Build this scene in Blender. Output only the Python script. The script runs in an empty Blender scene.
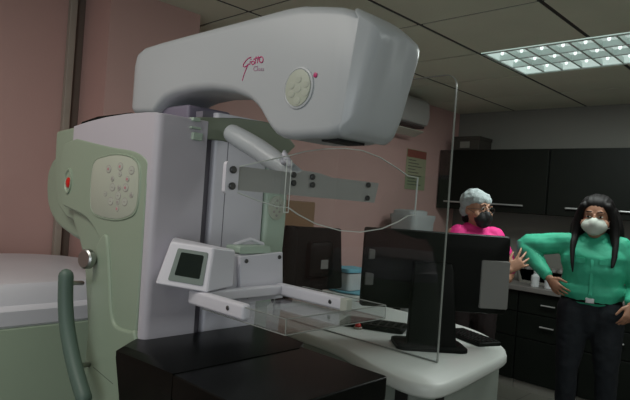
import bpy, bmesh, math, random
from mathutils import Vector, Matrix, noise
random.seed(4)
SC = bpy.context.scene
COL = SC.collection

# ------------------------------------------------------------------ camera
FPX = 561.0; ROLL = 0.0704; YAW = math.radians(44.0); CAM = Vector((0, 0, 1.42))
_F = Vector((-math.sin(YAW), math.cos(YAW), 0)); _R = Vector((math.cos(YAW), math.sin(YAW), 0)); _U = Vector((0, 0, 1))
R2 = _R*math.cos(ROLL) + _U*math.sin(ROLL); U2 = -_R*math.sin(ROLL) + _U*math.cos(ROLL)
cd = bpy.data.cameras.new('camera'); cam = bpy.data.objects.new('camera', cd); COL.objects.link(cam)
cd.sensor_width = 36; cd.lens = FPX/630*36; cd.clip_start = 0.02
m = Matrix((R2, U2, -_F)).transposed().to_4x4(); m.translation = CAM
cam.matrix_world = m
SC.camera = cam
cd.dof.use_dof = False
SC.cycles.transparent_max_bounces = 32

# ------------------------------------------------------------------ world, light, exposure
SC.view_settings.view_transform = 'Standard'; SC.view_settings.look = 'None'
SC.view_settings.gamma = 1; SC.view_settings.use_curve_mapping = False
SC.view_settings.exposure = 0.0
w = bpy.data.worlds.new('world'); SC.world = w; w.use_nodes = True
w.node_tree.nodes['Background'].inputs[0].default_value = (.5, .55, .6, 1)
w.node_tree.nodes['Background'].inputs[1].default_value = 0.3

def area(name, loc, target, sx, sy, power, col):
    l = bpy.data.lights.new(name, 'AREA'); l.shape = 'RECTANGLE'; l.size = sx; l.size_y = sy
    l.energy = power; l.color = col
    o = bpy.data.objects.new(name, l); COL.objects.link(o); o.location = loc
    d = Vector(target) - Vector(loc)
    o.rotation_euler = d.to_track_quat('-Z', 'Y').to_euler()
    return o
# added fill lights behind the camera, overhead and right, then the visible ceiling lamp
area('fill_behind_camera', (.6, -2.4, 1.45), (-1.2, 2.0, 1.5), 2.6, 1.5, 37, (.86, .93, 1.0))  # added cool fill light; no window opening is modelled there
area('fill_overhead_near', (-1.5, -0.1, 2.36), (-1.5, -0.1, 0), 1.2, .6, 13, (1.0, .96, .9))  # added unseen fill for the near left side
area('fill_overhead_right', (1.2, 2.2, 2.36), (1.2, 2.2, 0), 1.2, .6, 20, (.95, 1.0, .98))  # added unseen fill for patient-side faces and the far left wall
area('ceiling_lamp_shown', (-1.09, 3.498, 2.385), (-1.09, 3.498, 0), 1.2, .58, 24, (.93, 1.0, .97))

# ------------------------------------------------------------------ pixel rays -> points on known planes of the room
def ray(px, py): return _F + R2*((px-315)/FPX) + U2*((200-py)/FPX)
def PX(px, py, v): d = ray(px, py); return CAM + d*((v-CAM.x)/d.x)
def PY(px, py, v): d = ray(px, py); return CAM + d*((v-CAM.y)/d.y)
def PZ(px, py, v): d = ray(px, py); return CAM + d*((v-CAM.z)/d.z)

# ------------------------------------------------------------------ materials
def mat(name, col, rough=.5, metal=0, noise_amt=.08, nscale=6, bump=0, bscale=60, spec=.5, emit=None, emit_s=0, coat=0):
    M = bpy.data.materials.new(name); M.use_nodes = True
    nt = M.node_tree; b = nt.nodes['Principled BSDF']
    b.inputs['Roughness'].default_value = rough; b.inputs['Metallic'].default_value = metal
    b.inputs['Specular IOR Level'].default_value = spec
    if coat: b.inputs['Coat Weight'].default_value = coat; b.inputs['Coat Roughness'].default_value = .1
    tc = nt.nodes.new('ShaderNodeTexCoord')
    n = nt.nodes.new('ShaderNodeTexNoise'); n.inputs['Scale'].default_value = nscale; n.inputs['Detail'].default_value = 3
    nt.links.new(tc.outputs['Object'], n.inputs['Vector'])
    r = nt.nodes.new('ShaderNodeMixRGB'); r.blend_type = 'MIX'
    a = max(0, 1-noise_amt); c2 = 1+noise_amt
    r.inputs[1].default_value = (col[0]*a, col[1]*a, col[2]*a, 1)
    r.inputs[2].default_value = (min(1, col[0]*c2), min(1, col[1]*c2), min(1, col[2]*c2), 1)
    nt.links.new(n.outputs['Fac'], r.inputs[0]); nt.links.new(r.outputs[0], b.inputs['Base Color'])
    if bump:
        n2 = nt.nodes.new('ShaderNodeTexNoise'); n2.inputs['Scale'].default_value = bscale; n2.inputs['Detail'].default_value = 4
        nt.links.new(tc.outputs['Object'], n2.inputs['Vector'])
        bp = nt.nodes.new('ShaderNodeBump'); bp.inputs['Strength'].default_value = bump; bp.inputs['Distance'].default_value = .01
        nt.links.new(n2.outputs['Fac'], bp.inputs['Height']); nt.links.new(bp.outputs['Normal'], b.inputs['Normal'])
    if emit:
        b.inputs['Emission Color'].default_value = (*emit, 1); b.inputs['Emission Strength'].default_value = emit_s
    return M

def acrylic(name, tint=(.96, .97, .97), gl=1.0):
    M = bpy.data.materials.new(name); M.use_nodes = True
    nt = M.node_tree; nt.nodes.remove(nt.nodes['Principled BSDF']); out = nt.nodes['Material Output']
    t = nt.nodes.new('ShaderNodeBsdfTransparent'); t.inputs[0].default_value = (*tint, 1)
    g = nt.nodes.new('ShaderNodeBsdfGlossy'); g.inputs['Roughness'].default_value = .0
    lw = nt.nodes.new('ShaderNodeLayerWeight'); lw.inputs['Blend'].default_value = .5     # Schlick from the facing angle, same on both sides
    pw = nt.nodes.new('ShaderNodeMath'); pw.operation = 'POWER'; pw.inputs[1].default_value = 5
    f = nt.nodes.new('ShaderNodeMath'); f.operation = 'MULTIPLY_ADD'; f.inputs[1].default_value = .90; f.inputs[2].default_value = .035
    nt.links.new(lw.outputs['Facing'], pw.inputs[0]); nt.links.new(pw.outputs[0], f.inputs[0])
    mu = nt.nodes.new('ShaderNodeMath'); mu.operation = 'MULTIPLY'; mu.inputs[1].default_value = gl
    mx = nt.nodes.new('ShaderNodeMixShader')
    nt.links.new(f.outputs[0], mu.inputs[0]); nt.links.new(mu.outputs[0], mx.inputs[0])
    nt.links.new(t.outputs[0], mx.inputs[1]); nt.links.new(g.outputs[0], mx.inputs[2])
    nt.links.new(mx.outputs[0], out.inputs[0])
    return M

M = {}
M['pink'] = mat('pink_wall_paint', (.54, .34, .31), .75, noise_amt=.05, nscale=1.5, bump=.05)
M['grey_wall'] = mat('grey_wall_paint', (.22, .22, .195), .8, noise_amt=.05, nscale=1.5, bump=.05)
M['white_wall'] = mat('white_wall_paint', (.75, .73, .69), .8)
M['trim'] = mat('trim_paint', (.36, .32, .27), .5)
M['boxdark'] = mat('dark_card', (.045, .04, .032), .8)
M['drum'] = mat('drum_green', (.37, .45, .34), .45, noise_amt=.04, nscale=3)
M['trim_dark'] = mat('trim_dark_tone', (.14, .11, .09), .7)  # darker second tone of the corner trim
M['tile'] = mat('ceiling_tile', (.70, .71, .575), .9, noise_amt=.1, nscale=3, bump=.3, bscale=120)
M['tbar'] = mat('ceiling_bar_shadow', (.035, .033, .03), .7)  # bars painted near black to carry the shadow lines between tiles
M['tbar_light'] = mat('ceiling_bar_shadow_thin', (.07, .068, .06), .7)  # same painted shadow line for the narrow cross bars
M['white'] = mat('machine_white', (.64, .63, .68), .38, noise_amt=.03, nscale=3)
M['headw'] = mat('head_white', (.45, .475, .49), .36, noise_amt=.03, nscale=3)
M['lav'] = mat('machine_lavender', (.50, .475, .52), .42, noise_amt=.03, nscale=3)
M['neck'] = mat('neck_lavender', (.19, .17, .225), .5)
M['groove'] = mat('groove_grey', (.16, .15, .18), .6)
M['green'] = mat('machine_green', (.29, .36, .27), .42, noise_amt=.04, nscale=3)
M['pale_green'] = mat('pale_green_plastic', (.40, .50, .41), .4, noise_amt=.04)
M['seam'] = mat('panel_seam', (.07, .08, .07), .7)
M['keypad'] = mat('keypad_film', (.43, .46, .38), .45, noise_amt=.05)
M['key'] = mat('key_cream', (.44, .46, .40), .5)
M['keyring'] = mat('key_outline', (.33, .31, .29), .5)
M['pinkmark'] = mat('key_pink_mark', (.50, .22, .25), .5)
M['logo'] = mat('logo_magenta', (.50, .04, .16), .4)
M['logo2'] = mat('logo_pale', (.42, .22, .32), .4)
M['red'] = mat('emergency_red', (.60, .015, .01), .3)
M['black'] = mat('black_plastic', (.004, .005, .004), .5, spec=.12)
M['blackm'] = mat('black_matte', (.004, .005, .004), .8, spec=.15)
M['detector'] = mat('carbon_black', (.003, .0035, .003), .28, noise_amt=.3, nscale=40, spec=.14)
M['metal'] = mat('brushed_metal', (.42, .43, .41), .35, metal=1, nscale=30)
M['steel'] = mat('steel_band', (.40, .39, .37), .5, nscale=8)
M['bracket'] = mat('bracket_green_shaded', (.19, .22, .16), .5)  # green darkened to carry the shade of the tube head above
M['screw'] = mat('screw_dark', (.10, .10, .10), .3, metal=.8)
M['handle'] = mat('grip_green', (.09, .14, .115), .5, noise_amt=.1)
M['bezel'] = mat('bezel_green_grey', (.16, .20, .18), .5)
M['lcd'] = mat('dark_screen', (.006, .012, .010), .15)
M['clear'] = acrylic('clear_acrylic')
M['clear2'] = acrylic('clear_shield', (.93, .94, .94), 1.0)
M['edge'] = mat('acrylic_edge_glow', (.62, .66, .62), .3, noise_amt=.02)  # pale colour stands in for light gathered in the cut edges
M['edge_dim'] = mat('acrylic_edge_glow_dim', (.26, .28, .26), .3, noise_amt=.1, nscale=5)  # duller copy for edges that gather less light
M['desk'] = mat('desk_white', (.60, .63, .60), .4, noise_amt=.03)
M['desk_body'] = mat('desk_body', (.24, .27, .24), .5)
M['cab'] = mat('dark_laminate', (.006, .008, .006), .5, noise_amt=.25, nscale=9, spec=.2)
M['cabin'] = mat('dark_laminate_gap', (.003, .003, .003), .8)
M['counter'] = mat('counter_grey', (.16, .15, .14), .4)
M['cabh'] = mat('handle_steel', (.55, .56, .55), .35, metal=.6)
M['floorm'] = mat('floor_tile', (.30, .29, .24), .4, noise_amt=.08)
M['base'] = mat('baseboard', (.20, .195, .17), .5)
M['brown'] = mat('cardboard', (.24, .135, .07), .8, noise_amt=.08)
M['blue'] = mat('blue_sheet', (.16, .42, .52), .7, noise_amt=.2)
M['paper'] = mat('white_paper', (.5, .52, .52), .8)
M['greyplate'] = mat('grey_plate', (.17, .17, .16), .5)
M['appl'] = mat('appliance_grey', (.40, .42, .42), .5)
M['poster'] = mat('poster_ground', (.30, .33, .20), .7)
M['poster_red'] = mat('poster_red', (.22, .05, .03), .7)
M['poster_ink'] = mat('poster_ink', (.10, .12, .08), .7)
M['skin'] = mat('skin', (.33, .165, .10), .5, noise_amt=.1, nscale=20)
M['skin2'] = mat('skin_light', (.42, .22, .14), .5, noise_amt=.1, nscale=20)
M['hair'] = mat('black_hair', (.004, .003, .003), .6, noise_amt=.5, nscale=60, spec=.25)
M['greenshirt'] = mat('green_cloth', (.035, .40, .24), .65, noise_amt=.15, nscale=12, bump=.4, bscale=22)
M['pinkshirt'] = mat('pink_cloth', (.80, .03, .25), .7, noise_amt=.1, nscale=12, bump=.3, bscale=25)
M['jeans'] = mat('dark_denim', (.006, .009, .013), .9, noise_amt=.3, nscale=18, bump=.3, bscale=40)
M['darktr'] = mat('dark_trousers', (.015, .008, .008), .8, noise_amt=.2)
M['mask_w'] = mat('white_mask', (.48, .52, .46), .75, noise_amt=.04)
M['mask_b'] = mat('black_mask', (.010, .010, .011), .6)
M['capm'] = mat('cap_gauze', (.36, .42, .42), .8, noise_amt=.3, nscale=45, bump=.6, bscale=70)
M['lampback'] = mat('lamp_white', (.6, .68, .66), .4, emit=(.66, .76, .72), emit_s=.42)
M['louvre'] = mat('louvre_white', (.75, .84, .81), .35, emit=None)
M['glint'] = mat('glint_glow', (.9, .95, .93), .4, emit=(.85, 1, .95), emit_s=1.3)  # glowing spots stand in for tube glints reflected in the louvre
M['vent'] = mat('vent_black', (.01, .01, .01), .8)
M['acbody'] = mat('ac_white', (.40, .40, .38), .5)
M['acflap'] = mat('ac_flap', (.50, .50, .42), .5)
M['yellow'] = mat('yellow_note', (.55, .40, .06), .7)

# ------------------------------------------------------------------ object helpers
def link(name, me, parent=None):
    o = bpy.data.objects.new(name, me); COL.objects.link(o)
    if parent:
        o.parent = parent
        o.matrix_parent_inverse = parent_world(parent).inverted()
    return o
def parent_world(p):
    mw = Matrix.LocRotScale(p.location, p.rotation_euler, None)
    if p.parent: return parent_world(p.parent) @ p.matrix_parent_inverse @ mw
    return mw
def thing(name, label, cat, loc=(0, 0, 0), group=None):
    o = bpy.data.objects.new(name, None); COL.objects.link(o); o.location = loc
    o.empty_display_size = .05
    o['label'] = label; o['category'] = cat
    if group: o['group'] = group
    return o
def tag(o, label, cat, group=None):
    o['label'] = label; o['category'] = cat
    if group: o['group'] = group
    return o
def obj(name, bm, ms, parent=None, smooth=True, bevel=0, seg=3, angle=35, label=None):
    me = bpy.data.meshes.new(name)
    bmesh.ops.recalc_face_normals(bm, faces=bm.faces)
    bm.to_mesh(me); bm.free()
    if not isinstance(ms, (list, tuple)): ms = [ms]
    for k in ms: me.materials.append(M[k])
    o = link(name, me, parent)
    if smooth:
        for p in me.polygons: p.use_smooth = True
        try: me.set_sharp_from_angle(angle=math.radians(angle))
        except Exception: pass
    if bevel:
        b = o.modifiers.new('bevel', 'BEVEL'); b.width = bevel; b.segments = seg; b.limit_method = 'ANGLE'; b.angle_limit = math.radians(30)
        b.harden_normals = False
        for p in me.polygons: p.use_smooth = True
        bm2 = o.modifiers.new('wn', 'WEIGHTED_NORMAL'); bm2.keep_sharp = False
    if label: o['label'] = label
    return o
def struct(name, bm, ms, **k):
    o = obj(name, bm, ms, **k); o['kind'] = 'structure'; return o
def box(bm, x0, x1, y0, y1, z0, z1, mi=0):
    vs = [bm.verts.new((x, y, z)) for x in (x0, x1) for y in (y0, y1) for z in (z0, z1)]
    for f in ((0, 1, 3, 2), (4, 6, 7, 5), (0, 4, 5, 1), (2, 3, 7, 6), (0, 2, 6, 4), (1, 5, 7, 3)):
        fc = bm.faces.new([vs[i] for i in f]); fc.material_index = mi
def loft(bm, secs, cap=True, mi=0, closed=False):
    rings = [[bm.verts.new(p) for p in s] for s in secs]
    n = len(rings[0])
    for a, b in zip(rings, rings[1:] + ([rings[0]] if closed else [])):
        for i in range(n):
            f = bm.faces.new((a[i], a[(i+1) % n], b[(i+1) % n], b[i])); f.material_index = mi
    if cap and not closed:
        f = bm.faces.new(rings[0][::-1]); f.material_index = mi
        f = bm.faces.new(rings[-1]); f.material_index = mi
def prism(bm, poly, axis, a, b, mi=0):
    def P(u, v, t):
        return {'x': (t, u, v), 'y': (u, t, v), 'z': (u, v, t)}[axis]
    loft(bm, [[P(u, v, a) for u, v in poly], [P(u, v, b) for u, v in poly]], mi=mi)
def rr(hx, hy, r, n=6):
    """rounded rectangle, centred, as (u, v) list"""
    r = min(r, hx*.999, hy*.999); out = []
    for cx, cy, a0 in ((hx-r, hy-r, 0), (-(hx-r), hy-r, 90), (-(hx-r), -(hy-r), 180), (hx-r, -(hy-r), 270)):
        for i in range(n+1):
            a = math.radians(a0 + 90*i/n); out.append((cx + r*math.cos(a), cy + r*math.sin(a)))
    return out
def smooth_poly(pts, sub=6, closed=True):
    """Catmull-Rom through 2-D or 3-D points"""
    n = len(pts); out = []
    V = [Vector(p) for p in pts]
    rng = range(n) if closed else range(n-1)
    for i in rng:
        p0 = V[(i-1) % n] if closed or i > 0 else V[0]; p1 = V[i]; p2 = V[(i+1) % n]
        p3 = V[(i+2) % n] if closed or i+2 < n else V[-1]
        for k in range(sub):
            t = k/sub
            out.append(.5*((2*p1) + (p2-p0)*t + (2*p0-5*p1+4*p2-p3)*t*t + (3*p1-p0-3*p2+p3)*t**3))
    if not closed: out.append(V[-1])
    return [tuple(p) for p in out]
def tube(bm, pts, r, n=10, mi=0, cap=True, round_ends=False, wide=None, wk=1.0):
    """tube along pts; r a number or list; wide: axis along which the section is scaled by wk (number or list)"""
    P = [Vector(p) for p in pts]; R = list(r) if isinstance(r, (list, tuple)) else [r]*len(P)
    K = list(wk) if isinstance(wk, (list, tuple)) else [wk]*len(P)
    if round_ends:
        d0 = (P[0]-P[1]).normalized(); d1 = (P[-1]-P[-2]).normalized(); r0, r1 = R[0], R[-1]; k0, k1 = K[0], K[-1]
        pre = [(P[0]+d0*r0*math.sin(a), r0*math.cos(a), k0) for a in (1.45, 1.0, .5)]
        post = [(P[-1]+d1*r1*math.sin(a), r1*math.cos(a), k1) for a in (.5, 1.0, 1.45)]
        P = [p for p, _, _ in pre]+P+[p for p, _, _ in post]; R = [q for _, q, _ in pre]+R+[q for _, q, _ in post]; K = [q for _, _, q in pre]+K+[q for _, _, q in post]
    secs = []; up = None
    for i, p in enumerate(P):
        t = (P[min(i+1, len(P)-1)] - P[max(i-1, 0)]).normalized()
        if wide is not None:
            u = Vector(wide) - t*t.dot(Vector(wide)); u.normalize()
        else:
            if up is None: up = t.orthogonal().normalized()
            up = (up - t*t.dot(up)).normalized(); u = up
        v = t.cross(u)
        secs.append([p + u*R[i]*K[i]*math.cos(2*math.pi*k/n) + v*R[i]*math.sin(2*math.pi*k/n) for k in range(n)])
    loft(bm, secs, cap=cap, mi=mi)
def ell(bm, c, r, nu=16, nv=10, mi=0, rot=None):
    c = Vector(c); secs = []
    for j in range(1, nv):
        th = math.pi*j/nv
        ring = []
        for i in range(nu):
            ph = 2*math.pi*i/nu
            p = Vector((r[0]*math.sin(th)*math.cos(ph), r[1]*math.sin(th)*math.sin(ph), r[2]*math.cos(th)))
            if rot: p = rot @ p
            ring.append(c+p)
        secs.append(ring)
    loft(bm, secs, mi=mi)
def disc(bm, c, axis, r, t, n=20, mi=0, bev=.25):
    """round button/screw head: c = centre of its foot, axis = direction it sticks out"""
    c = Vector(c); a = Vector(axis).normalized(); u = a.orthogonal().normalized(); v = a.cross(u)
    secs = []
    for h, k in ((0, 1), (t*(1-bev), 1), (t, 1-bev*.8)):
        secs.append([c+a*h+(u*math.cos(2*math.pi*i/n)+v*math.sin(2*math.pi*i/n))*r*k for i in range(n)])
    loft(bm, secs, mi=mi)
def B(): return bmesh.new()

# ================================================================== THE ROOM
H = 2.40
XL, XR, YB, YF = -2.97, 2.6, 5.12, -2.6
bm = B(); box(bm, XL-.1, XR, YF, YB+.1, -.1, 0); 
fl = struct('floor', bm, 'floorm', smooth=False)
nt = M['floorm'].node_tree; bs = nt.nodes['Principled BSDF']
tc = nt.nodes.new('ShaderNodeTexCoord'); br = nt.nodes.new('ShaderNodeTexBrick')
br.offset = 0; br.inputs['Scale'].default_value = 1; br.inputs['Brick Width'].default_value = .6; br.inputs['Row Height'].default_value = .6
br.inputs['Mortar Size'].default_value = .004; br.inputs['Color1'].default_value = (.13, .13, .105, 1); br.inputs['Color2'].default_value = (.12, .12, .10, 1)
br.inputs['Mortar'].default_value = (.06, .055, .05, 1)
nt.links.new(tc.outputs['Object'], br.inputs['Vector']); nt.links.new(br.outputs['Color'], bs.inputs['Base Color'])
T = .652; GX0 = -1.742; GY0 = 2.52      # one grid crossing of the ceiling; cell size
LX = (GX0, GX0+2*T); LY = (GY0+T, GY0+2*T)   # the lamp's cells (two long, one wide)
bm = B()
xs = [GX0 + i*T for i in range(-3, 8)]; ys = [GY0 + j*T for j in range(-9, 6)]
for i in range(len(xs)-1):
    for j in range(len(ys)-1):
        x0, x1, y0, y1 = max(xs[i], XL-.4), min(xs[i+1], XR), max(ys[j], YF), min(ys[j+1], YB)
        if x1-x0 < .03 or y1-y0 < .03: continue
        cx, cy = (x0+x1)/2, (y0+y1)/2
        if LX[0] < cx < LX[1] and LY[0] < cy < LY[1]: continue
        box(bm, x0+.013, x1-.013, y0+.009, y1-.009, H, H+.02, 0)
for x in xs:
    if XL-.4 < x < XR:
        segs = [(YF, YB)]
        if LX[0]+.1 < x < LX[1]-.1: segs = [(YF, LY[0]), (LY[1], YB)]
        for a, b in segs: box(bm, x-.014, x+.014, a, b, H+.004, H+.03, 1)
for y in ys:
    if YF < y < YB: box(bm, XL-.4, XR, y-.010, y+.010, H+.005, H+.029, 2) if not (LY[0]-.01 < y < LY[1]+.01) else (box(bm, XL-.4, LX[0], y-.010, y+.010, H+.005, H+.029, 2), box(bm, LX[1], XR, y-.010, y+.010, H+.005, H+.029, 2))
box(bm, XL-.4, XR, YF, YB, H+.20, H+.24, 0)
struct('ceiling', bm, ['tile', 'tbar', 'tbar_light'], smooth=False)

bm = B(); box(bm, XL-.1, XR, YB, YB+.1, 0, H+.25); struct('wall_back', bm, 'grey_wall', smooth=False)
bm = B(); box(bm, XL-.1, XL, YF, YB, 0, H+.25); struct('wall_left', bm, 'pink', smooth=False)
bm = B(); box(bm, XL, -2.67, 1.235, 1.75, 0, H); struct('trim_1', bm, 'pink', smooth=False)
bm = B(); box(bm, XR, XR+.1, YF, YB, 0, H+.25); struct('wall_right', bm, 'white_wall', smooth=False)
bm = B(); box(bm, XL, XR, YF-.1, YF, 0, H+.25); struct('wall_front', bm, 'white_wall', smooth=False)
# upright conduit trim in the corner beside the pier
bm = B(); box(bm, XL, XL+.035, 1.150, 1.185, 0, H); box(bm, XL, XL+.012, 1.185, 1.235, 0, H, 1)
struct('trim_2', bm, ['trim', 'trim_dark'], bevel=.004)
bm = B(); box(bm, XL, XL+.012, 1.75, YB, 0, .09); struct('baseboard_left', bm, 'base', smooth=False)

# ------------------------------------------------------------------ ceiling troffer lamp
lamp = thing('ceiling_lamp', 'long recessed ceiling lamp with a white square louvre, set in the tile ceiling', 'lamp', ((LX[0]+LX[1])/2, (LY[0]+LY[1])/2, H))
bm = B(); x0, x1 = LX[0]+.012, LX[1]-.012; y0, y1 = LY[0]+.010, LY[1]-.010
box(bm, x0, x1, y0, y1, H+.095, H+.10); box(bm, x0, x0+.004, y0, y1, H, H+.1); box(bm, x1-.004, x1, y0, y1, H, H+.1)
box(bm, x0, x1, y0, y0+.004, H, H+.1); box(bm, x0, x1, y1-.004, y1, H, H+.1)
obj('lamp_housing', bm, 'lampback', lamp, smooth=False)
bm = B()
for a, b, c, d in ((x0, x0+.02, y0, y1), (x1-.02, x1, y0, y1), (x0, x1, y0, y0+.02), (x0, x1, y1-.02, y1)): box(bm, a, b, c, d, H-.003, H+.004)
obj('lamp_frame', bm, 'louvre', lamp, smooth=False)
bm = B(); NC = 10; cw = (x1-x0-.04)/NC
for j in (1, 2):
    y = y0+.02+(y1-y0-.04)*j/3
    prism(bm, [(y-.009, H+.002), (y+.009, H+.002), (y+.003, H+.04), (y-.003, H+.04)], 'x', x0+.02, x1-.02)
for i in range(1, NC):
    x = x0+.02+cw*i
    prism(bm, [(x-.007, H+.003), (x+.007, H+.003), (x+.002, H+.04), (x-.002, H+.04)], 'y', y0+.02, y1-.02)
obj('louvre', bm, 'louvre', lamp, smooth=False)
for j in range(3):
    y = y0+.02+(y1-y0-.04)*(j+.5)/3
    for i in range(NC):
        x = x0+.02+cw*(i+.5)
        bm = B(); ell(bm, (x, y, H+.022), (.010, .008, .015), 10, 6); obj('louvre_glint', bm, 'glint', lamp)  # added glowing capsule per cell in place of a reflected glint
# ================================================================== BACK WALL KITCHEN UNITS
YU = 4.77
for k, (a, b, pos) in enumerate(((-2.955, -1.895, 'left one, above the woman in the hair cap'), (-1.885, -.75, 'right one, above the woman in green'), (-.74, .4, 'the one beyond the right edge'))):
    if k == 2: break
    c = thing('wall_cabinet', 'dark wall cabinet, the '+pos, 'cabinet', ((a+b)/2, YU+.15, 1.43), 'dark cabinets on the back wall')
    bm = B(); box(bm, a, b, YU+.02, YB-.003, 1.43, 1.995); obj('cabinet_body', bm, 'cab', c, bevel=.002)
    bm = B(); box(bm, a+.002, b-.002, YU, YU+.018, 1.432, 1.993); d = obj('door', bm, 'cab', c, bevel=.003)
    bm = B(); h0, h1 = a+.09, b-.19 if k == 0 else b-.1
    if k == 1: h0 = a+.16
    tube(bm, [(h0, YU-.022, 1.497), (h1, YU-.022, 1.497)], .0075, 8)
    for hx in (h0+.04, h1-.04): tube(bm, [(hx, YU-.022, 1.497), (hx, YU, 1.497)], .005, 8)
    obj('door_handle', bm, 'cabh', d)
bx = thing('storage_box', 'small dark box with a pale label standing on top of the wall cabinet', 'box', (-2.63, 4.9, 1.996))
bm = B(); box(bm, -2.83, -2.565, 4.80, 5.05, 1.996, 2.10); obj('box_body', bm, 'boxdark', bx, bevel=.006)
bm = B(); box(bm, -2.835, -2.56, 4.795, 5.055, 2.09, 2.125); obj('lid', bm, 'boxdark', bx, bevel=.006)
bm = B(); box(bm, -2.76, -2.66, 4.797, 4.80, 2.015, 2.075); obj('paper_label', bm, 'base', bx)
YC = 4.5
units = [(-2.955, -2.46), (-2.455, -1.96), (-1.955, -1.46), (-1.455, -.96), (-.955, -.46)]
unames = ['leftmost dark base cabinet under the grey worktop, behind the workstation', 'dark base cabinet under the worktop, left of the drawers with steel handles',
          'dark base cabinet with short steel handles on its drawers, between the two women', 'dark base cabinet directly behind the woman in green', 'dark base cabinet at the right end behind the woman in green']
for (a, b), nm in zip(units[:4], unames):
    c = thing('base_cabinet', nm, 'cabinet', ((a+b)/2, YC+.3, 0), 'dark base cabinets under the worktop')
    bm = B(); box(bm, a, b, YC+.02, YB-.003, .07, .798); box(bm, a, b, YC+.035, YB-.003, 0, .07)
    obj('cabinet_body', bm, 'cab', c, smooth=False)
    bm = B(); box(bm, a, b, YC+.015, YC+.034, 0.0, .068); obj('plinth', bm, 'base', c, smooth=False)
    for z0, z1, hz in ((.63, .795, .712), (.425, .625, .54), (.075, .42, .34)):
        bm = B(); box(bm, a+.003, b-.003, YC, YC+.019, z0, z1-.003); d = obj('drawer', bm, 'cab', c, bevel=.003)
        if hz > .4:
            bm = B(); xm = (a+b)/2
            tube(bm, [(xm-.055, YC-.02, hz), (xm+.055, YC-.02, hz)], .006, 8)
            for s in (-.045, .045): tube(bm, [(xm+s, YC-.02, hz), (xm+s, YC, hz)], .004, 6)
            obj('drawer_handle', bm, 'cabh', d)
bm = B(); box(bm, -2.96, -.9, YC-.025, YB-.003, .80, .84)
tag(obj('worktop', bm, 'counter', None, bevel=.006), 'grey worktop running along the back wall over the dark base cabinets', 'worktop')

def bottle(x, y, z, r, h, label, m_='paper', g=None):
    t = thing('bottle', label, 'bottle', (x, y, z), g)
    prof = [(0, r*.9), (.01*h, r), (.65*h, r), (.78*h, r*.55), (.82*h, r*.4), (.86*h, r*.4)]
    bm = B(); loft(bm, [[(x+q*math.cos(k*.3927), y+q*math.sin(k*.3927), z+zz) for k in range(16)] for zz, q in prof]); obj('bottle_body', bm, m_, t)
    bm = B(); loft(bm, [[(x+q*math.cos(k*.3927), y+q*math.sin(k*.3927), z+zz) for k in range(16)] for zz, q in ((.86*h, r*.5), (.99*h, r*.5), (h, r*.42))]); obj('cap', bm, 'appl', t)
p = PY(535, 283, 4.58); bottle(p.x, 4.58, .84, .033, .13, 'small white bottle on the worktop, nearer the spread hand')
p = PY(549, 285, 4.60); bottle(p.x, 4.60, .84, .036, .12, 'small white bottle on the worktop, nearer the elbow of the woman in green')
t = thing('basket', 'dim grey basket of supplies on the worktop behind the spread hand', 'basket', (-1.95, 4.85, .84))
bm = B(); loft(bm, [[(-1.90+u, 4.86+v, z) for u, v in rr(hx, .10, .03)] for z, hx in ((.84, .19), (.95, .22), (.955, .23), (.945, .21), (.86, .18))])
obj('basket_body', bm, 'base', t)
bm = B()
for i in range(5): ell(bm, (-2.04+.07*i, 4.86+.02*(i % 2), .95), (.04, .05, .035+.01*(i % 3)), 10, 6)
o = obj('contents', bm, 'counter', t); o['kind'] = 'stuff'

# ================================================================== LEFT WALL THINGS
t = thing('poster', 'narrow pale green poster with a dark red heading on the far pink wall', 'poster', (XL, 4.39, 1.77))
bm = B(); box(bm, XL+.001, XL+.006, 4.23, 4.55, 1.58, 1.95); obj('poster_sheet', bm, 'poster', t, smooth=False)
bm = B(); box(bm, XL+.006, XL+.008, 4.235, 4.545, 1.875, 1.945); obj('heading_band', bm, 'poster_red', t, smooth=False)
bm = B()
for i in range(9):
    z = 1.845-.028*i
    box(bm, XL+.006, XL+.0075, 4.26, 4.26+.12+.1*((i*7) % 3)/2, z, z+.010)
obj('text_lines', bm, 'poster_ink', t, smooth=False)
ac = thing('air_conditioner', 'white split air conditioner mounted high on the pink wall', 'air conditioner', (XL+.1, 3.85, 2.1))
prof = [(XL+.001, 2.13), (XL+.12, 2.12), (XL+.19, 2.15), (XL+.21, 2.21), (XL+.20, 2.34), (XL+.16, 2.375), (XL+.001, 2.375)]
bm = B(); loft(bm, [[(x, y, z) for x, z in prof] for y in (3.35, 4.25)]); obj('ac_body', bm, 'acbody', ac, bevel=.01)
bm = B(); box(bm, XL+.07, XL+.19, 3.42, 4.20, 2.112, 2.13); obj('air_outlet', bm, 'vent', ac, smooth=False)
bm = B(); prism(bm, [(XL+.10, 2.045), (XL+.105, 2.04), (XL+.20, 2.08), (XL+.195, 2.088)], 'y', 3.45, 4.18); obj('flap', bm, 'acflap', ac)

# side table along the left wall with things on it
st = thing('side_table', 'low side table against the pink wall behind the machine', 'table', (-2.65, 2.9, 0))
bm = B(); box(bm, -2.955, -2.45, 2.15, 3.60, .74, .775); obj('tabletop', bm, 'desk', st, bevel=.005)
for x in (-2.92, -2.49):
    for y in (2.19, 3.56):
        bm = B(); box(bm, x-.02, x+.02, y-.02, y+.02, 0, .74); obj('leg', bm, 'blackm', st, bevel=.003)
bm = B(); sp = [(-2.80, 3.08), (-2.455, 3.06), (-2.452, 3.56), (-2.82, 3.57)]
loft(bm, [[(x, y, z+.004*math.sin(x*40+y*23)) for x, y in smooth_poly([(a, b) for a, b in sp], 5)] for z in (.781, .789)])
tag(obj('blue_sheet', bm, 'blue'), 'crumpled light blue disposable sheet on the side table', 'sheet')
ya, yz = PX(349, 280, -2.56).y, PX(373, 280, -2.56).y; zt = PX(360, 271, -2.56).z
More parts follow.
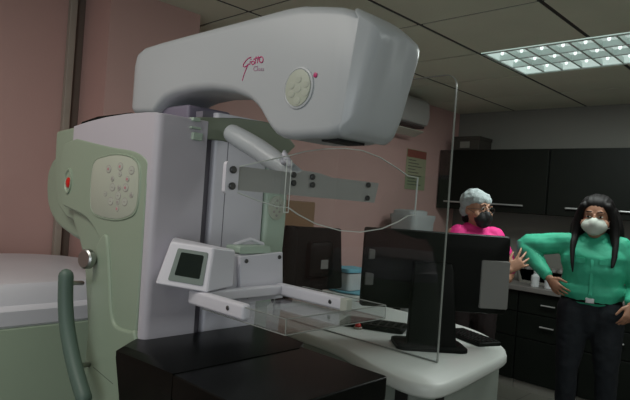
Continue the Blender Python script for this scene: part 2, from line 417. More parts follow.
bm = B(); loft(bm, [[(-2.66+u, (ya+yz)/2+v, z) for u, v in rr(.10, (yz-ya)/2, .03)] for z in (.792, zt-.03, zt-.02)])
tag(obj('paper_stack', bm, 'paper'), 'white stack of folded paper on the blue sheet, left of the big monitor', 'paper')
bm = B(); loft(bm, [[(-2.66+u, (ya+yz)/2-.02+v, z+.004*math.sin(v*50)) for u, v in rr(.098, (yz-ya)/2-.02, .03)] for z in (zt-.014, zt+.008, zt+.012)])
tag(obj('blue_cloth', bm, 'blue'), 'folded light blue cloth on top of the white paper stack', 'cloth')
t = thing('cardboard_box', 'tall brown cardboard box on the side table behind the paddle', 'box', (-2.66, 2.45, .776))
yb = PX(316, 200, -2.69).y
bm = B(); box(bm, -2.95, -2.69, 2.18, yb, .776, 1.405); obj('carton', bm, 'brown', t, bevel=.008)
bm = B(); box(bm, -2.945, -2.685, 2.41, 2.46, 1.404, 1.407); box(bm, -2.6902, -2.6880, 2.41, 2.46, 1.2, 1.407); obj('packing_tape', bm, 'trim', t, smooth=False)
# dark screen seen from behind
t = thing('desktop_monitor', 'black monitor seen from behind on the side table, left of the big workstation monitor', 'monitor', (-2.5, 2.78, .776))
a_ = PX(297, 225, -2.55); b_ = PX(343, 227, -2.55); d_ = PX(352, 289, -2.55); DX = -.13; DY = b_.y-PX(343, 227, -2.42).y
bm = B(); prism(bm, [(a_.y, 1.245), (b_.y-.01, 1.235), (b_.y+.04, .82), (a_.y+.02, .82)], 'x', -2.59, -2.55); obj('screen_housing', bm, 'blackm', t, bevel=.012)
yc = (a_.y+b_.y)/2
bm = B(); loft(bm, [[(x, yc+u, 1.03+v) for u, v in rr(h1, h2, .03)] for x, h1, h2 in ((-2.55, .12, .12), (-2.52, .11, .11), (-2.51, .09, .09))]); obj('rear_bulge', bm, 'black', t)
bm = B(); box(bm, -2.5105, -2.507, yc-.02, yc+.05, .97, 1.03); obj('label_plate', bm, 'greyplate', t)
bm = B(); box(bm, -2.60, -2.54, yc-.05, yc+.05, .785, .86); loft(bm, [[(-2.57+u, yc+v, z) for u, v in rr(.09, .13, .03)] for z in (.776, .787)]); obj('stand', bm, 'blackm', t, bevel=.004)
# soft black bag slumped beside it
bm = B()
c0 = PX(289, 262, -2.50)
loft(bm, [[(-2.525+.05*k*math.cos(q*.3927), c0.y-.015+w_*math.sin(q*.3927)+off, z) for q in range(16)] for z, k, w_, off in
          ((.777, 1.0, .075, 0), (.85, 1.2, .085, 0), (.95, 1.15, .075, .01), (1.05, .95, .06, .02), (1.12, .9, .055, .03), (1.20, .95, .055, .03), (1.25, .6, .035, .03))])
tag(obj('soft_bag', bm, 'blackm'), 'slumped black bag standing between the brown box and the dark monitor', 'bag')
# pale appliance behind big monitor
t = thing('water_dispenser', 'pale grey water dispenser with a ridged top, behind the big workstation monitor', 'dispenser', (-2.65, 3.95, 0))
bm = B(); loft(bm, [[(-2.72+u, 4.03+v, z) for u, v in rr(hx, hy, .05)] for z, hx, hy in ((0, .13, .16), (1.29, .13, .16), (1.33, .14, .17), (1.355, .14, .17))]); obj('dispenser_body', bm, 'appl', t)
bm = B(); loft(bm, [[(-2.74+u, 4.02+v, z) for u, v in rr(hx, hy, .04)] for z, hx, hy in ((1.355, .11, .12), (1.385, .11, .12), (1.395, .09, .10))]); obj('top_tray', bm, 'appl', t)
bm = B(); box(bm, -2.60, -2.585, 3.95, 4.11, .95, 1.20); obj('tap_recess', bm, 'blackm', t, bevel=.01)
# drum-shaped cabinet at far left
t = thing('generator_cabinet', 'rounded green floor cabinet with a white lid at the left wall', 'cabinet', (-2.44, .80, 0))
def drum(z, k): return [(-2.44+u*k, .72+v*k, z) for u, v in rr(.47, .50, .36, 12)]
bm = B(); loft(bm, [drum(0, .97), drum(.02, 1), drum(.925, 1), drum(.93, .985)]); obj('cabinet_body', bm, 'drum', t)
bm = B(); loft(bm, [drum(.93, .985), drum(.938, 1.0), drum(.985, 1.0), drum(.993, .985), drum(1.00, .955), drum(1.05, .93), drum(1.068, .90), drum(1.072, .84)]); obj('lid', bm, 'white', t)

# ================================================================== WORKSTATION
ws = thing('workstation_desk', 'white workstation desk with rounded corners beside the mammography machine', 'desk', (-1.6, 2.35, 0))
top = [(-2.35, 2.05), (-2.0, 1.98), (-1.69, 1.945), (-1.42, 1.845), (-1.24, 1.79), (-1.13, 1.79), (-1.075, 1.85), (-1.075, 2.0), (-1.10, 2.25), (-1.125, 2.48), (-1.16, 2.58), (-1.25, 2.70), (-1.42, 2.84), (-1.60, 2.91), (-1.85, 2.93), (-2.2, 2.93), (-2.38, 2.85), (-2.42, 2.45)]
tp = smooth_poly(top, 4)
cx_, cy_ = -1.7, 2.35
def ins(k, z):
    out = []
    n = len(tp)
    for i in range(n):
        a = Vector(tp[i-1]); b = Vector(tp[(i+1) % n]); d = (b-a).normalized(); nrm = Vector((-d.y, d.x))
        out.append((tp[i][0]+nrm.x*k, tp[i][1]+nrm.y*k, z))
    return out
bm = B(); loft(bm, [ins(.02, .715), ins(.006, .718), ins(0, .728), ins(0, .752), ins(.004, .763), ins(.014, .77)]); obj('desktop', bm, 'desk', ws, angle=60)
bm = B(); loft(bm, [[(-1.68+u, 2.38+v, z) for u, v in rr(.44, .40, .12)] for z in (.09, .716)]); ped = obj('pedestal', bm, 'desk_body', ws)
bm = B(); box(bm, -1.36, -1.30, 1.975, 1.981, .40, .69); box(bm, -1.2415, -1.2385, 2.1, 2.17, .3, .68); obj('vent_slot', bm, 'vent', ped)
for x in (-2.0, -1.36):
    for y in (2.1, 2.66):
        bm = B(); tube(bm, [(x-.015, y, .04), (x+.015, y, .04)], .04, 16); box(bm, x-.012, x+.012, y-.012, y+.012, .04, .09); obj('caster', bm, 'blackm', ws)
# protective shield standing on the desk edge
sh = thing('radiation_shield', 'tall clear acrylic shield with a rounded top corner standing on the desk edge', 'shield', (-1.9, 2.09, .77))
SX0, SX1, SZ0, SZ1 = -2.75, -1.238, .772, 1.995
def shp(k):
    r = .055; L = [(SX0+k, SZ0+k), (SX1-k, SZ0+k)]
    for i in range(9):
        a = math.radians(i*90/8); L.append((SX1-r+(r-k)*math.cos(a), SZ1-r+(r-k)*math.sin(a)))
    for i in range(9):
        a = math.radians(90+i*90/8); L.append((SX0+r+(r-k)*math.cos(a), SZ1-r+(r-k)*math.sin(a)))
    return L
SX0 = -2.28
bm = B(); prism(bm, shp(.004), 'y', 2.09, 2.098); obj('acrylic_panel', bm, 'clear2', sh, smooth=False)
bm = B(); A_, B_ = shp(0), shp(.0035)
loft(bm, [[(x, 2.089, z) for x, z in A_], [(x, 2.099, z) for x, z in A_], [(x, 2.099, z) for x, z in B_], [(x, 2.089, z) for x, z in B_]], closed=True)
obj('polished_edge', bm, 'edge_dim', sh, smooth=False)
# big monitor
mo = thing('workstation_monitor', 'large black widescreen monitor seen from behind on the white desk', 'monitor', (-1.35, 2.3, .77))
def flat(v): return Vector((v.x, v.y, 0))
mL = flat(CAM + ray(365, 228)*2.72); mR = flat(CAM + ray(511, 235)*2.75)
me_ = (mR-mL).normalized(); mn = Vector((me_.y, -me_.x, 0)); mW = (mR-mL).length; mC = (mL+mR)/2
def MP(u, d, z): p = mC + me_*u + mn*d; return Vector((p.x, p.y, z))
def mloft(bm, rings, mi=0):   # rings: (d, hx, z0, z1, r)
    loft(bm, [[MP(u, d, (z0+z1)/2+v) for u, v in rr(hx, (z1-z0)/2, r)] for d, hx, z0, z1, r in rings], mi=mi)
bm = B(); mloft(bm, [(-.020, mW/2, .925, 1.308, .012), (-.014, mW/2, .925, 1.308, .015), (0, mW/2, .925, 1.308, .015), (.012, mW/2-.006, .93, 1.302, .02), (.03, mW/2-.06, .96, 1.26, .04), (.036, mW/2-.10, .98, 1.23, .04)])
shell = obj('screen_housing', bm, 'black', mo)
bm = B(); mloft(bm, [(-.0215, mW/2-.012, .94, 1.296, .004), (-.0205, mW/2-.012, .94, 1.296, .004)]); obj('screen', bm, 'lcd', mo)
def mrect(u0, u1, z0, z1, d0, d1, r=.004): return [[MP((u0+u1)/2+a, d, (z0+z1)/2+b) for a, b in rr((u1-u0)/2-k, (z1-z0)/2-k, r)] for d, k in ((d0, 0), (d1-.004, 0), (d1, .004))]
bm = B(); loft(bm, mrect(.212, .352, .955, 1.188, .01, .040, .009)); obj('cover_plate', bm, 'greyplate', mo, label='light grey cover plate')
for (u0, u1, z0, z1) in ((-.335, -.295, 1.155, 1.205), (-.285, -.235, 1.18, 1.20), (-.285, -.235, 1.12, 1.17), (-.345, -.24, 1.03, 1.09)):
    bm = B(); loft(bm, mrect(u0, u1, z0, z1, .014, .0345 if u0 > -.28 else .028, .002)); obj('rear_label', bm, 'greyplate', mo)
bm = B(); loft(bm, [[MP(-.035+u, d+v, z) for u, v in rr(hx, .028, .01)] for z, d, hx in ((.785, .135, .115), (.95, .11, .105), (1.12, .085, .095), (1.16, .06, .09))])
obj('stand_column', bm, 'black', mo)
bm = B(); loft(bm, [[MP(-.035+u-k, .092+v, z) for u, v in rr(.165-k, .105-k, .04)] for z, k in ((.7705, 0), (.785, 0), (.790, .006))]); obj('stand_foot', bm, 'blackm', mo)
for z in (1.10, 1.04): bm = B(); loft(bm, [[MP(.06+.02*math.cos(q*.5236), d, z+.02*math.sin(q*.5236)) for q in range(12)] for d in (.034, .039)]); obj('port_cap', bm, 'blackm', mo)

kb = thing('keyboard', 'flat black keyboard on the white desk, right of the monitor stand', 'keyboard', (-1.45, 2.55, .77))
kc = PZ(455, 339, .78); kd = Vector((.55, -.30, 0)).normalized(); kn = Vector((-kd.y, kd.x, 0))
kc = Vector((-1.50, 2.60, 0)); kd = (PZ(478, 342, .78)-PZ(447, 330, .78)); kd.z = 0; kd.normalize(); kn = Vector((-kd.y, kd.x, 0))
ke = PZ(479, 345, .78); ke.z = 0
def KP(u, v, z): p = ke - kd*u + kn*v; return Vector((p.x, p.y, z))
bm = B(); loft(bm, [[KP(.15+u, .07+v, z) for u, v in rr(.15-k, .07-k, .01)] for z, k in ((.771, 0), (.785, 0), (.789, .004))]); obj('keyboard_body', bm, 'black', kb)
bm = B()
for i in range(10):
    for j in range(5):
        loft(bm, [[KP(.022+.0275*i+u, .02+.025*j+v, z) for u, v in rr(.0115-k, .0105-k, .002, 1)] for z, k in ((.789, 0), (.793, .0015))])
obj('keys', bm, 'blackm', kb)
tpd = thing('control_console', 'low black control console on the desk, left of the monitor stand', 'console', (-1.8, 2.35, .77))
q0 = PZ(361, 327, .78); q1 = PZ(402, 333, .78); qd = (q1-q0); qd.z = 0; ql = qd.length; qd.normalize(); qn = Vector((-qd.y, qd.x, 0))
def QP(u, v, z): p = q0+qd*u+qn*v; return Vector((p.x, p.y, z))
bm = B(); loft(bm, [[QP(ql/2-.06+u, .09+v, z) for u, v in rr(ql/2+.06-k, .085-k, .015)] for z, k in ((.771, 0), (.792, 0), (.797, .005))]); obj('console_body', bm, 'black', tpd)
bm = B()
for i in range(8):
    for j in range(3): loft(bm, [[QP(.02+.04*i+u, .05+.035*j+v, z) for u, v in rr(.014-k, .012-k, .002, 1)] for z, k in ((.797, 0), (.801, .002))])
obj('keys', bm, 'blackm', tpd)
rp = PZ(358, 327, .78)
t = thing('emergency_stop', 'small red push button on the white desk under the paddle tray', 'button', (rp.x, rp.y, .77))
bm = B(); disc(bm, (rp.x, rp.y, .7705), (0, 0, 1), .022, .012); obj('button_base', bm, 'trim', t)
bm = B(); disc(bm, (rp.x, rp.y, .7825), (0, 0, 1), .016, .018, bev=.5); obj('button_cap', bm, 'red', t)

# ================================================================== MAMMOGRAPHY MACHINE
mm = thing('mammography_machine', 'large white and green mammography machine with tube head, paddle and black breast support', 'machine', (-1.62, 1.05, 0))
# --- green column, flank plane Y = .80
Y0, Y1 = .80, 1.285
# lower body: plan section with rounded rear edge
def plan(xr, xf, y0, y1, rr_, rf=.012, n=8):
    out = []
    for cx, cy, r, a0 in ((xf-rf, y1-rf, rf, 0), (xr+rr_, y1-rr_, rr_, 90), (xr+rr_, y0+rr_, rr_, 180), (xf-rf, y0+rf, rf, 270)):
        for i in range(n+1):
            a = math.radians(a0+90*i/n); out.append((cx+r*math.cos(a), cy+r*math.sin(a)))
    return out
bm = B()
secs = []
for z, xr, y in ((0.05, -1.70, .80), (.60, -1.73, .80), (.853, -1.745, .80), (.855, -1.742, .803), (.860, -1.742, .803), (.862, -1.747, .80), (.95, -1.765, .80), (1.05, -1.79, .80), (1.18, -1.83, .80), (1.24, -1.88, .80), (1.30, -1.94, .80), (1.50, -1.93, .80), (1.595, -1.925, .80)):
    secs.append([(x, yy, z) for x, yy in plan(xr, -1.60, y, Y1, .05)])
loft(bm, secs); col = obj('column_rear', bm, 'green', mm, angle=50)
def PP(L_, y): return [(p.x, p.z) for p in (PY(a, b, y) for a, b in L_)]
bm = B(); prism(bm, [(-1.60, .40), (-1.43, .40), (-1.43, 1.575), (-1.60, 1.575)], 'y', Y0+.004, Y1-.002); obj('flank_core', bm, 'green', mm)
fl_ = smooth_poly(PP([(110, 320), (109, 292), (107, 266), (102, 245), (94, 228), (85, 217), (74, 211), (63, 206)], .786), 3, closed=False) + PP([(60, 190), (60, 165), (65, 143), (77, 138)], .786) + PP(smooth_poly([(77.1, 138), (110, 146), (136, 151), (149, 162), (151, 178), (149, 220)], 4, closed=False)[1:] + [(112, 336)], .786)
fl_ = [(min(x, -1.404), z) for x, z in fl_]; fl_.insert(-1, (-1.404, fl_[-1][1]))
bm = B(); prism(bm, fl_, 'y', .784, Y0+.06); obj('flank_shell', bm, 'green', mm, bevel=.008, seg=4)
rp_ = PP(smooth_poly([(91, 300), (93, 262), (98, 242), (105, 234), (108, 250), (109.8, 285), (111.5, 314), (116, 326), (130, 331)], 4, closed=False), .778) + [(-1.404, PY(143, 334, .778).z), (-1.38, .985), (-1.38, .05), (-1.69, .05), (-1.69, .85)]
bm = B(); prism(bm, rp_, 'y', .776, .92); obj('column_shoulder', bm, 'green', mm, bevel=.009, seg=4)
bm = B(); q1_, q2_ = PY(93, 367, .776), PY(113, 384, .776); tube(bm, [(q1_.x, .7765, q1_.z), (q2_.x, .7765, q2_.z)], .0012, 5); obj('panel_seam', bm, 'seam', mm)
# rear housings behind the flank
bm = B(); prism(bm, PP([(56, 131), (77, 126), (86, 128), (86, 205), (76, 222), (66, 218), (57, 205), (54, 170)], .815), 'y', .815, 1.22); obj('rear_housing', bm, 'green', mm, bevel=.012, seg=4)
bm = B(); prism(bm, smooth_poly(PP([(57, 158), (49, 166), (46, 182), (47, 205), (54, 222), (66, 233), (79, 240), (84, 225), (80, 190)], .85), 3), 'y', .85, 1.20); obj('rear_hub', bm, 'green', mm, bevel=.02, seg=5)
# emergency button in its oval recess
ec = PY(68.5, 181, .784)
bm = B(); loft(bm, [[(ec.x+rx*math.cos(q*.3142), y, ec.z+rz*math.sin(q*.3142)) for q in range(20)] for y, rx, rz in ((.787, .030, .046), (.779, .028, .043), (.779, .024, .037), (.7835, .021, .033))])
er = obj('button_recess', bm, 'green', mm)
bm = B(); disc(bm, (ec.x+.003, .7835, ec.z-.004), (0, -1, 0), .014, .007, bev=.5)
bmesh.ops.scale(bm, vec=(1, 1, 1.25), space=Matrix.Translation((-ec.x, 0, -ec.z)), verts=bm.verts)
obj('emergency_button', bm, 'red', mm, label='red emergency button')
# knob and grip handle on the flank
kx = PY(82, 259, .74); kx2 = PY(92, 258, .80)
bm = B(); disc(bm, (kx.x+.004, .760, kx.z), (.25, -1, .05), .030, .020, n=28, bev=.2); tube(bm, [(kx.x+.008, .81, kx.z-.002), (kx.x+.006, .75, kx.z)], .014, 12)
kn_ = obj('lock_knob', bm, 'metal', mm, label='brushed metal round knob')
hp = [PY(66, 276, .70), PY(65.5, 300, .70), PY(67, 325, .70), PY(71, 350, .70), PY(77, 375, .70), PY(84, 398, .70)]
hp = [Vector(p) for p in smooth_poly([tuple(p) for p in hp], 4, closed=False)]
bm = B(); tube(bm, hp, .0215, 16, round_ends=True); hd = obj('grip_handle', bm, 'handle', mm, label='dark green curved grip')
for a_, b_ in (((68, 283), (81, 283)), ((76, 366), (93, 364))):
    p0 = PY(*a_, .70); p1 = PY(*b_, .802)
    bm = B(); tube(bm, [p0, p1+(p1-p0)*.1], .0075, 12); obj('handle_pin', bm, 'metal', hd)
# --- front cover (white L: top band on the flank + wide face towards the patient)
bm = B()
L = [(-1.912, 1.611), (-1.80, 1.622), (-1.68, 1.630), (-1.55, 1.633), (-1.44, 1.631), (-1.372, 1.627), (-1.372, 1.002), (-1.398, 1.002), (-1.402, 1.30), (-1.405, 1.43), (-1.415, 1.468), (-1.44, 1.495), (-1.49, 1.512), (-1.60, 1.524), (-1.70, 1.532), (-1.80, 1.543), (-1.912, 1.556)]
prism(bm, L, 'y', Y0-.014, .952)
es = [e for e in bm.edges if all(abs(v.co.x+1.372) < 1e-4 and abs(v.co.y-(Y0-.014)) < 1e-4 for v in e.verts)]
bmesh.ops.bevel(bm, geom=es, offset=.024, segments=7, affect='EDGES', profile=.5)
obj('front_cover', bm, 'lav', mm, bevel=.006, seg=3)
bm = B(); prism(bm, [(-1.912, 1.600), (-1.80, 1.622), (-1.60, 1.632), (-1.42, 1.632), (-1.42, 1.5), (-1.912, 1.5)], 'y', .952, Y1-.02); obj('column_top', bm, 'lav', mm)
bm = B(); prism(bm, PP([(80, 126), (98, 119), (131, 114), (131, 112.5), (98, 116.5), (82, 122)], .80), 'y', .80, .90); obj('top_gap_strip', bm, 'blackm', mm)  # black strip stands in for the dark gap atop the cover
# groove + slide panel + far flank
bm = B(); box(bm, -1.44, -1.405, .952, 1.20, .99, 1.66); obj('guide_groove', bm, 'groove', mm, smooth=False)
bm = B(); loft(bm, [[(-1.41+u, 1.093+v, z) for u, v in rr(.027, .103, .012)] for z in (1.0, 1.66)]); obj('slide_panel', bm, 'white', mm)
bm = B()
for y in (1.035,): box(bm, -1.3832, -1.3822, y, y+.002, 1.10, 1.60)
obj('panel_seam', bm, 'groove', mm, smooth=False)
ff = [(-1.60, 1.60), (-1.385, 1.60), (-1.375, 1.50), (-1.372, 1.35), (-1.376, 1.24), (-1.392, 1.15), (-1.42, 1.05), (-1.60, 1.0)]
bm = B(); prism(bm, ff, 'y', 1.198, 1.292); obj('far_flank', bm, 'pale_green', mm, bevel=.014, seg=4)
fp = PX(277, 208, -1.368)
bm = B(); loft(bm, [[(x, fp.y+ry*math.cos(q*.3142), fp.z+rz*math.sin(q*.3142)) for q in range(20)] for x, ry, rz in ((-1.376, .034, .040), (-1.369, .034, .040), (-1.368, .031, .037))])
fk = obj('side_keypad', bm, 'keypad', mm)
for a, b in ((0, 0), (.014, .008), (-.014, .008), (.012, -.012), (-.012, -.012), (0, .024), (0, -.025)): bm = B(); disc(bm, (-1.3685, fp.y+a, fp.z+b), (1, 0, 0), .0045, .002, 10); obj('key', bm, 'keyring', fk)
# main keypad
def rrect_px(): pass
kp = [(-1.735, 1.485), (-1.66, 1.507), (-1.56, 1.512), (-1.475, 1.498), (-1.445, 1.465), (-1.440, 1.40), (-1.452, 1.355), (-1.49, 1.335), (-1.57, 1.322), (-1.68, 1.325), (-1.728, 1.345), (-1.742, 1.40)]
kps = smooth_poly(kp, 5)
kcx, kcz = -1.59, 1.415
bm = B(); loft(bm, [[(kcx+(x-kcx)*k, y, kcz+(z-kcz)*k) for x, z in kps] for y, k in ((.80, 1.05), (.784, 1.05), (.781, 1.035), (.781, 1.0), (.784, .985))])
kpf = obj('keypad_surround', bm, 'green', mm)
bm = B(); loft(bm, [[(kcx+(x-kcx)*k, y, kcz+(z-kcz)*k) for x, z in kps] for y, k in ((.79, .985), (.7815, .985), (.781, .975))])
kp_o = obj('control_keypad', bm, 'keypad', mm)
btn = [(100, 128), (162, 115), (222, 135), (160, 155), (120, 180), (200, 182), (120, 225), (155, 228), (190, 228), (82, 260), (150, 270), (220, 267), (110, 300), (148, 305), (185, 303), (145, 340)]
for bi, (bx_, by_) in enumerate(btn):
    p = PY(90+bx_/5.33, 145+by_/5.33, .781)
    big = bi in (0, 1, 2, 6, 8, 10, 12, 14)
    r_ = .0125 if big else .0085
    bm = B()
    loft(bm, [[(p.x+(rx)*math.cos(q*.3142), y, p.z+rz*math.sin(q*.3142)) for q in range(20)] for y, rx, rz in ((.7815, r_*1.35, r_), (.7804, r_*1.35, r_), (.7802, r_*1.2, r_*.86))], mi=1)
    loft(bm, [[(p.x+(rx)*math.cos(q*.3142), y, p.z+rz*math.sin(q*.3142)) for q in range(20)] for y, rx, rz in ((.7804, r_*1.18, r_*.84), (.7797, r_*1.12, r_*.80))], mi=0)
    if bi in (0, 1, 5, 8, 15): box(bm, p.x-.006, p.x+.004, .7790, .7798, p.z-.0035, p.z+.0035, 2)
    elif bi in (4, 11, 7, 13): box(bm, p.x-.006, p.x+.006, .7790, .7798, p.z-.004, p.z+.004, 1)
    else: box(bm, p.x-.005, p.x+.005, .7790, .7798, p.z-.0012, p.z+.0012, 1)
    obj('key', bm, ['key', 'keyring', 'pinkmark'], kp_o)
# --- tube head: loft of rounded sections along X
hy0, hy1 = .90, 1.090; hyc, hyh = (hy0+hy1)/2, (hy1-hy0)/2
topc = [(-1.745, 1.852), (-1.728, 1.872), (-1.695, 1.882), (-1.60, 1.884), (-1.45, 1.884), (-1.23, 1.883), (-1.03, 1.883), (-.92, 1.878), (-.84, 1.868), (-.78, 1.852), (-.75, 1.838)]
botc = [(-1.745, 1.66), (-1.61, 1.652), (-1.585, 1.672), (-1.55, 1.694), (-1.49, 1.706), (-1.40, 1.710), (-1.30, 1.704), (-1.20, 1.687), (-1.13, 1.664), (-1.09, 1.637), (-1.06, 1.604), (-1.035, 1.577), (-1.01, 1.565), (-.95, 1.560), (-.80, 1.560), (-.75, 1.564)]
def interp(c, x):
    if x <= c[0][0]: return c[0][1]
    for (a, za), (b, zb) in zip(c, c[1:]):
        if x <= b: return za+(zb-za)*(x-a)/(b-a)
    return c[-1][1]
FT = [.035]
def rr4(hx, hy, rs, n=8):
    out = []
    for (sx, sy, a0), r in zip(((1, 1, 0), (-1, 1, 90), (-1, -1, 180), (1, -1, 270)), rs):
        r = min(r, hx*.95, hy*.95)
        for i in range(n+1):
            a = math.radians(a0+90*i/n); out.append((sx*(hx-r)+r*math.cos(a), sy*(hy-r)+r*math.sin(a)))
    return out
def head_sec(x, ins=0, rad=.022, dx=0, topd=0, botd=0):
    zt = interp(topc, x)-ins-topd; zb = interp(botc, x)+ins+botd
    cz, hz = (zt+zb)/2, (zt-zb)/2
    lean = max(0, min(1, (x+1.02)/.20)); lean = lean*lean*(3-2*lean)
    out = []
    for u, v in rr4(hyh-ins, hz, (rad+FT[0], rad+.006, rad, rad+FT[0]*.3), 8):
        z = cz+v
        xx = x + dx - lean*.27*(1.80-z)*1.0 - lean*max(0, z-1.785)*1.1
        out.append((xx, hyc+u, z))
    return out
bm = B()
xs_ = [-1.728, -1.695, -1.65, -1.61, -1.598] + [-1.585+.02*i for i in range(42)]
xs_ = [x for x in xs_ if x < -.76]+[-.75]
secs = [head_sec(-1.745, .03, .03, dx=-.012), head_sec(-1.745, .012, .03, dx=-.006), head_sec(-1.745, .004, .026, dx=.0)] + [head_sec(x, .006*max(0, (x+.785)/.035)**2, .024) for x in xs_]
loft(bm, secs)
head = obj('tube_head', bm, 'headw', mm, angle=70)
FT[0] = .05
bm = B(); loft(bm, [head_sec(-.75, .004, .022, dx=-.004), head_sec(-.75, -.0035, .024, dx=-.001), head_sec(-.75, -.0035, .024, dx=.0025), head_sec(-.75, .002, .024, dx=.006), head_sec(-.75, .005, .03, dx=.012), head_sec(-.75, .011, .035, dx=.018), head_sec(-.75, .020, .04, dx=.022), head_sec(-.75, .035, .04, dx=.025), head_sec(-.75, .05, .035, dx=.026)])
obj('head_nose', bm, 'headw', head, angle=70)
bm = B(); box(bm, -.895, -.845, .935, 1.03, 1.556, 1.563); obj('collimator_window', bm, 'vent', head, smooth=False)
hk = PY(298.5, 88, .899)
bm = B(); loft(bm, [[(hk.x+rx*math.cos(q*.2618), y, hk.z+rz*math.sin(q*.2618)) for q in range(24)] for y, rx, rz in ((.903, .050, .050), (.897, .049, .049), (.896, .045, .045), (.898, .041, .043))])
obj('keypad_rim', bm, 'headw', head)
bm = B(); loft(bm, [[(hk.x+rx*math.cos(q*.2618), y, hk.z+rz*math.sin(q*.2618)) for q in range(24)] for y, rx, rz in ((.90, .041, .043), (.8955, .041, .043), (.895, .039, .041))])
obj('head_keypad', bm, 'keypad', head)
bm = B()
for bx_, by_ in ((362, 197), (405, 222), (322, 233), (360, 250), (322, 280), (400, 272), (355, 318)):
    p = PY(235+bx_/5.716, 45+by_/5.716, .895); p.x -= 0
    loft(bm, [[(p.x+.0105*k*math.cos(q*.5236), y, p.z+.0085*k*math.sin(q*.5236)) for q in range(12)] for y, k in ((.8952, 1), (.894, 1), (.8938, .8))], mi=1)
    loft(bm, [[(p.x+.0105*k*math.cos(q*.5236), y, p.z+.0085*k*math.sin(q*.5236)) for q in range(12)] for y, k in ((.894, .75), (.8935, .7))], mi=0)
obj('head_key', bm, ['keypad', 'key'], head)
ld = PY(315.5, 75, .899)
bm = B(); disc(bm, (ld.x, .900, ld.z), (0, -1, 0), .0058, .003, 14); obj('indicator_light', bm, 'logo', head)
# the written logo
def stroke(bm, pts, r, mi=0):
    P = [PY(235+a/5.716, 45+b/5.716, .8995) for a, b in pts]
    tube(bm, [(p.x, .8995, p.z) for p in P], r, 6, mi=mi)
def loop(cx, cy, rx, ry, n=12): return [(cx+rx*math.cos(i*2*math.pi/n), cy+ry*math.sin(i*2*math.pi/n)) for i in range(n+1)]
bm = B()
stroke(bm, [(92, 70), (76, 76), (62, 90), (50, 108), (46, 121), (56, 126), (68, 119), (78, 108)], .0015)
stroke(bm, [(78, 108), (66, 132), (54, 162), (47, 185), (42, 204)], .0013)
stroke(bm, [(88, 92), (84, 114)], .0014); stroke(bm, [(91, 80), (92, 84)], .0014)
stroke(bm, loop(102, 102, 8, 10), .0014)
stroke(bm, [(121, 66), (117, 88), (115, 108)], .0014); stroke(bm, [(134, 63), (130, 86), (129, 104)], .0014)
stroke(bm, [(106, 82), (126, 74), (146, 70)], .0013)
stroke(bm, loop(150, 84, 11, 17), .0016)
obj('logo_name', bm, 'logo', head, label='magenta handwritten lettering')
bm = B()
stroke(bm, [(124, 124), (115, 122), (108, 130), (107, 142), (115, 148), (122, 145)], .0010)
stroke(bm, [(130, 118), (126, 148)], .0009); stroke(bm, loop(137, 141, 5, 6, 8), .0009); stroke(bm, [(143, 134), (142, 147)], .0009)
stroke(bm, [(154, 133), (148, 137), (154, 142), (147, 148)], .0009); stroke(bm, [(165, 133), (159, 137), (165, 142), (158, 148)], .0009)
obj('logo_line', bm, 'logo2', head)
# --- neck plate between head and column, support arm with green bracket
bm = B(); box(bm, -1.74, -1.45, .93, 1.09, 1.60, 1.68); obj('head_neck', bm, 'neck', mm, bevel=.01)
gb = [PX(a, b, -1.375) for a, b in ((197, 117), (240, 118), (268, 122), (284, 131), (296, 146), (284, 158), (255, 150), (225, 141), (198, 138))]
bm = B(); ring = [Vector(p) for p in gb]
loft(bm, [[p for p in ring], [p+Vector((-.02, 0, 0)) for p in ring]]); obj('green_bracket', bm, 'bracket', mm, bevel=.004)
for pa, pb in (((193, 117), (200, 122)), ((191, 126), (201, 130)), ((193, 132), (202, 141))):
    a = PX(*pa, -1.365); b = PX(*pb, -1.365)
    bm = B(); box(bm, -1.39, -1.362, a.y, b.y, b.z, a.z); obj('bracket_clip', bm, 'pale_green', mm, bevel=.002)
a0 = PX(233, 134, -1.325); a1 = PX(258, 149, -1.22); a2 = PX(285, 168, -1.10); a3 = PX(306, 181, -1.03)
bm = B(); tube(bm, [a0, a0.lerp(a1, .5), a1, a1.lerp(a2, .5), a2, a3], [.028, .030, .030, .029, .025, .016], 18, round_ends=True); obj('support_arm', bm, 'headw', mm)
bm = B(); tb = PX(284, 150, -1.08); tube(bm, [tb+Vector((0, 0, -.03)), tb+Vector((0, 0, -.008)), PX(290, 164, -1.06)], .009, 12, round_ends=True); obj('arm_lever', bm, 'white', mm)
# --- face shield: thin clear leaf-shaped sheet held on a steel band
fs = [(226, 170), (240, 166), (262, 161), (290, 155), (305, 151), (325, 148.5), (345, 148), (362, 150), (380, 157), (396, 167), (408, 175.5), (418, 177.5), (416.5, 196), (415, 215), (408, 216), (398, 222), (382, 229), (360, 232.5), (340, 231), (315, 224), (298, 215), (288, 208), (276, 207), (258, 201), (240, 194), (228, 189)]
def bendx(p):   # the sheet bows gently away from the patient at its far end
    return -1.0
F_ = [PX(a, b, -1.0) for a, b in fs]
F_ = [Vector((-1.0, p.y, p.z)) for p in F_]
bm = B(); loft(bm, [[(-1.0015, p.y, p.z) for p in F_], [(-.9985, p.y, p.z) for p in F_]]); fsh = obj('face_shield', bm, 'clear', mm, smooth=False)
bm = B(); cyf = sum(p.y for p in F_)/len(F_); czf = sum(p.z for p in F_)/len(F_)
def insf(p, i, k):
    n = len(F_); d = (F_[(i+1) % n]-F_[i-1]).normalized(); nv = Vector((0, -d.z, d.y))
    if nv.dot(Vector((0, cyf, czf))-Vector((0, p.y, p.z))) < 0: nv = -nv
    return (p.y+nv.y*k, p.z+nv.z*k)
edA = [(p.y, p.z) for p in F_]; edB = [insf(p, i, .0022) for i, p in enumerate(F_)]
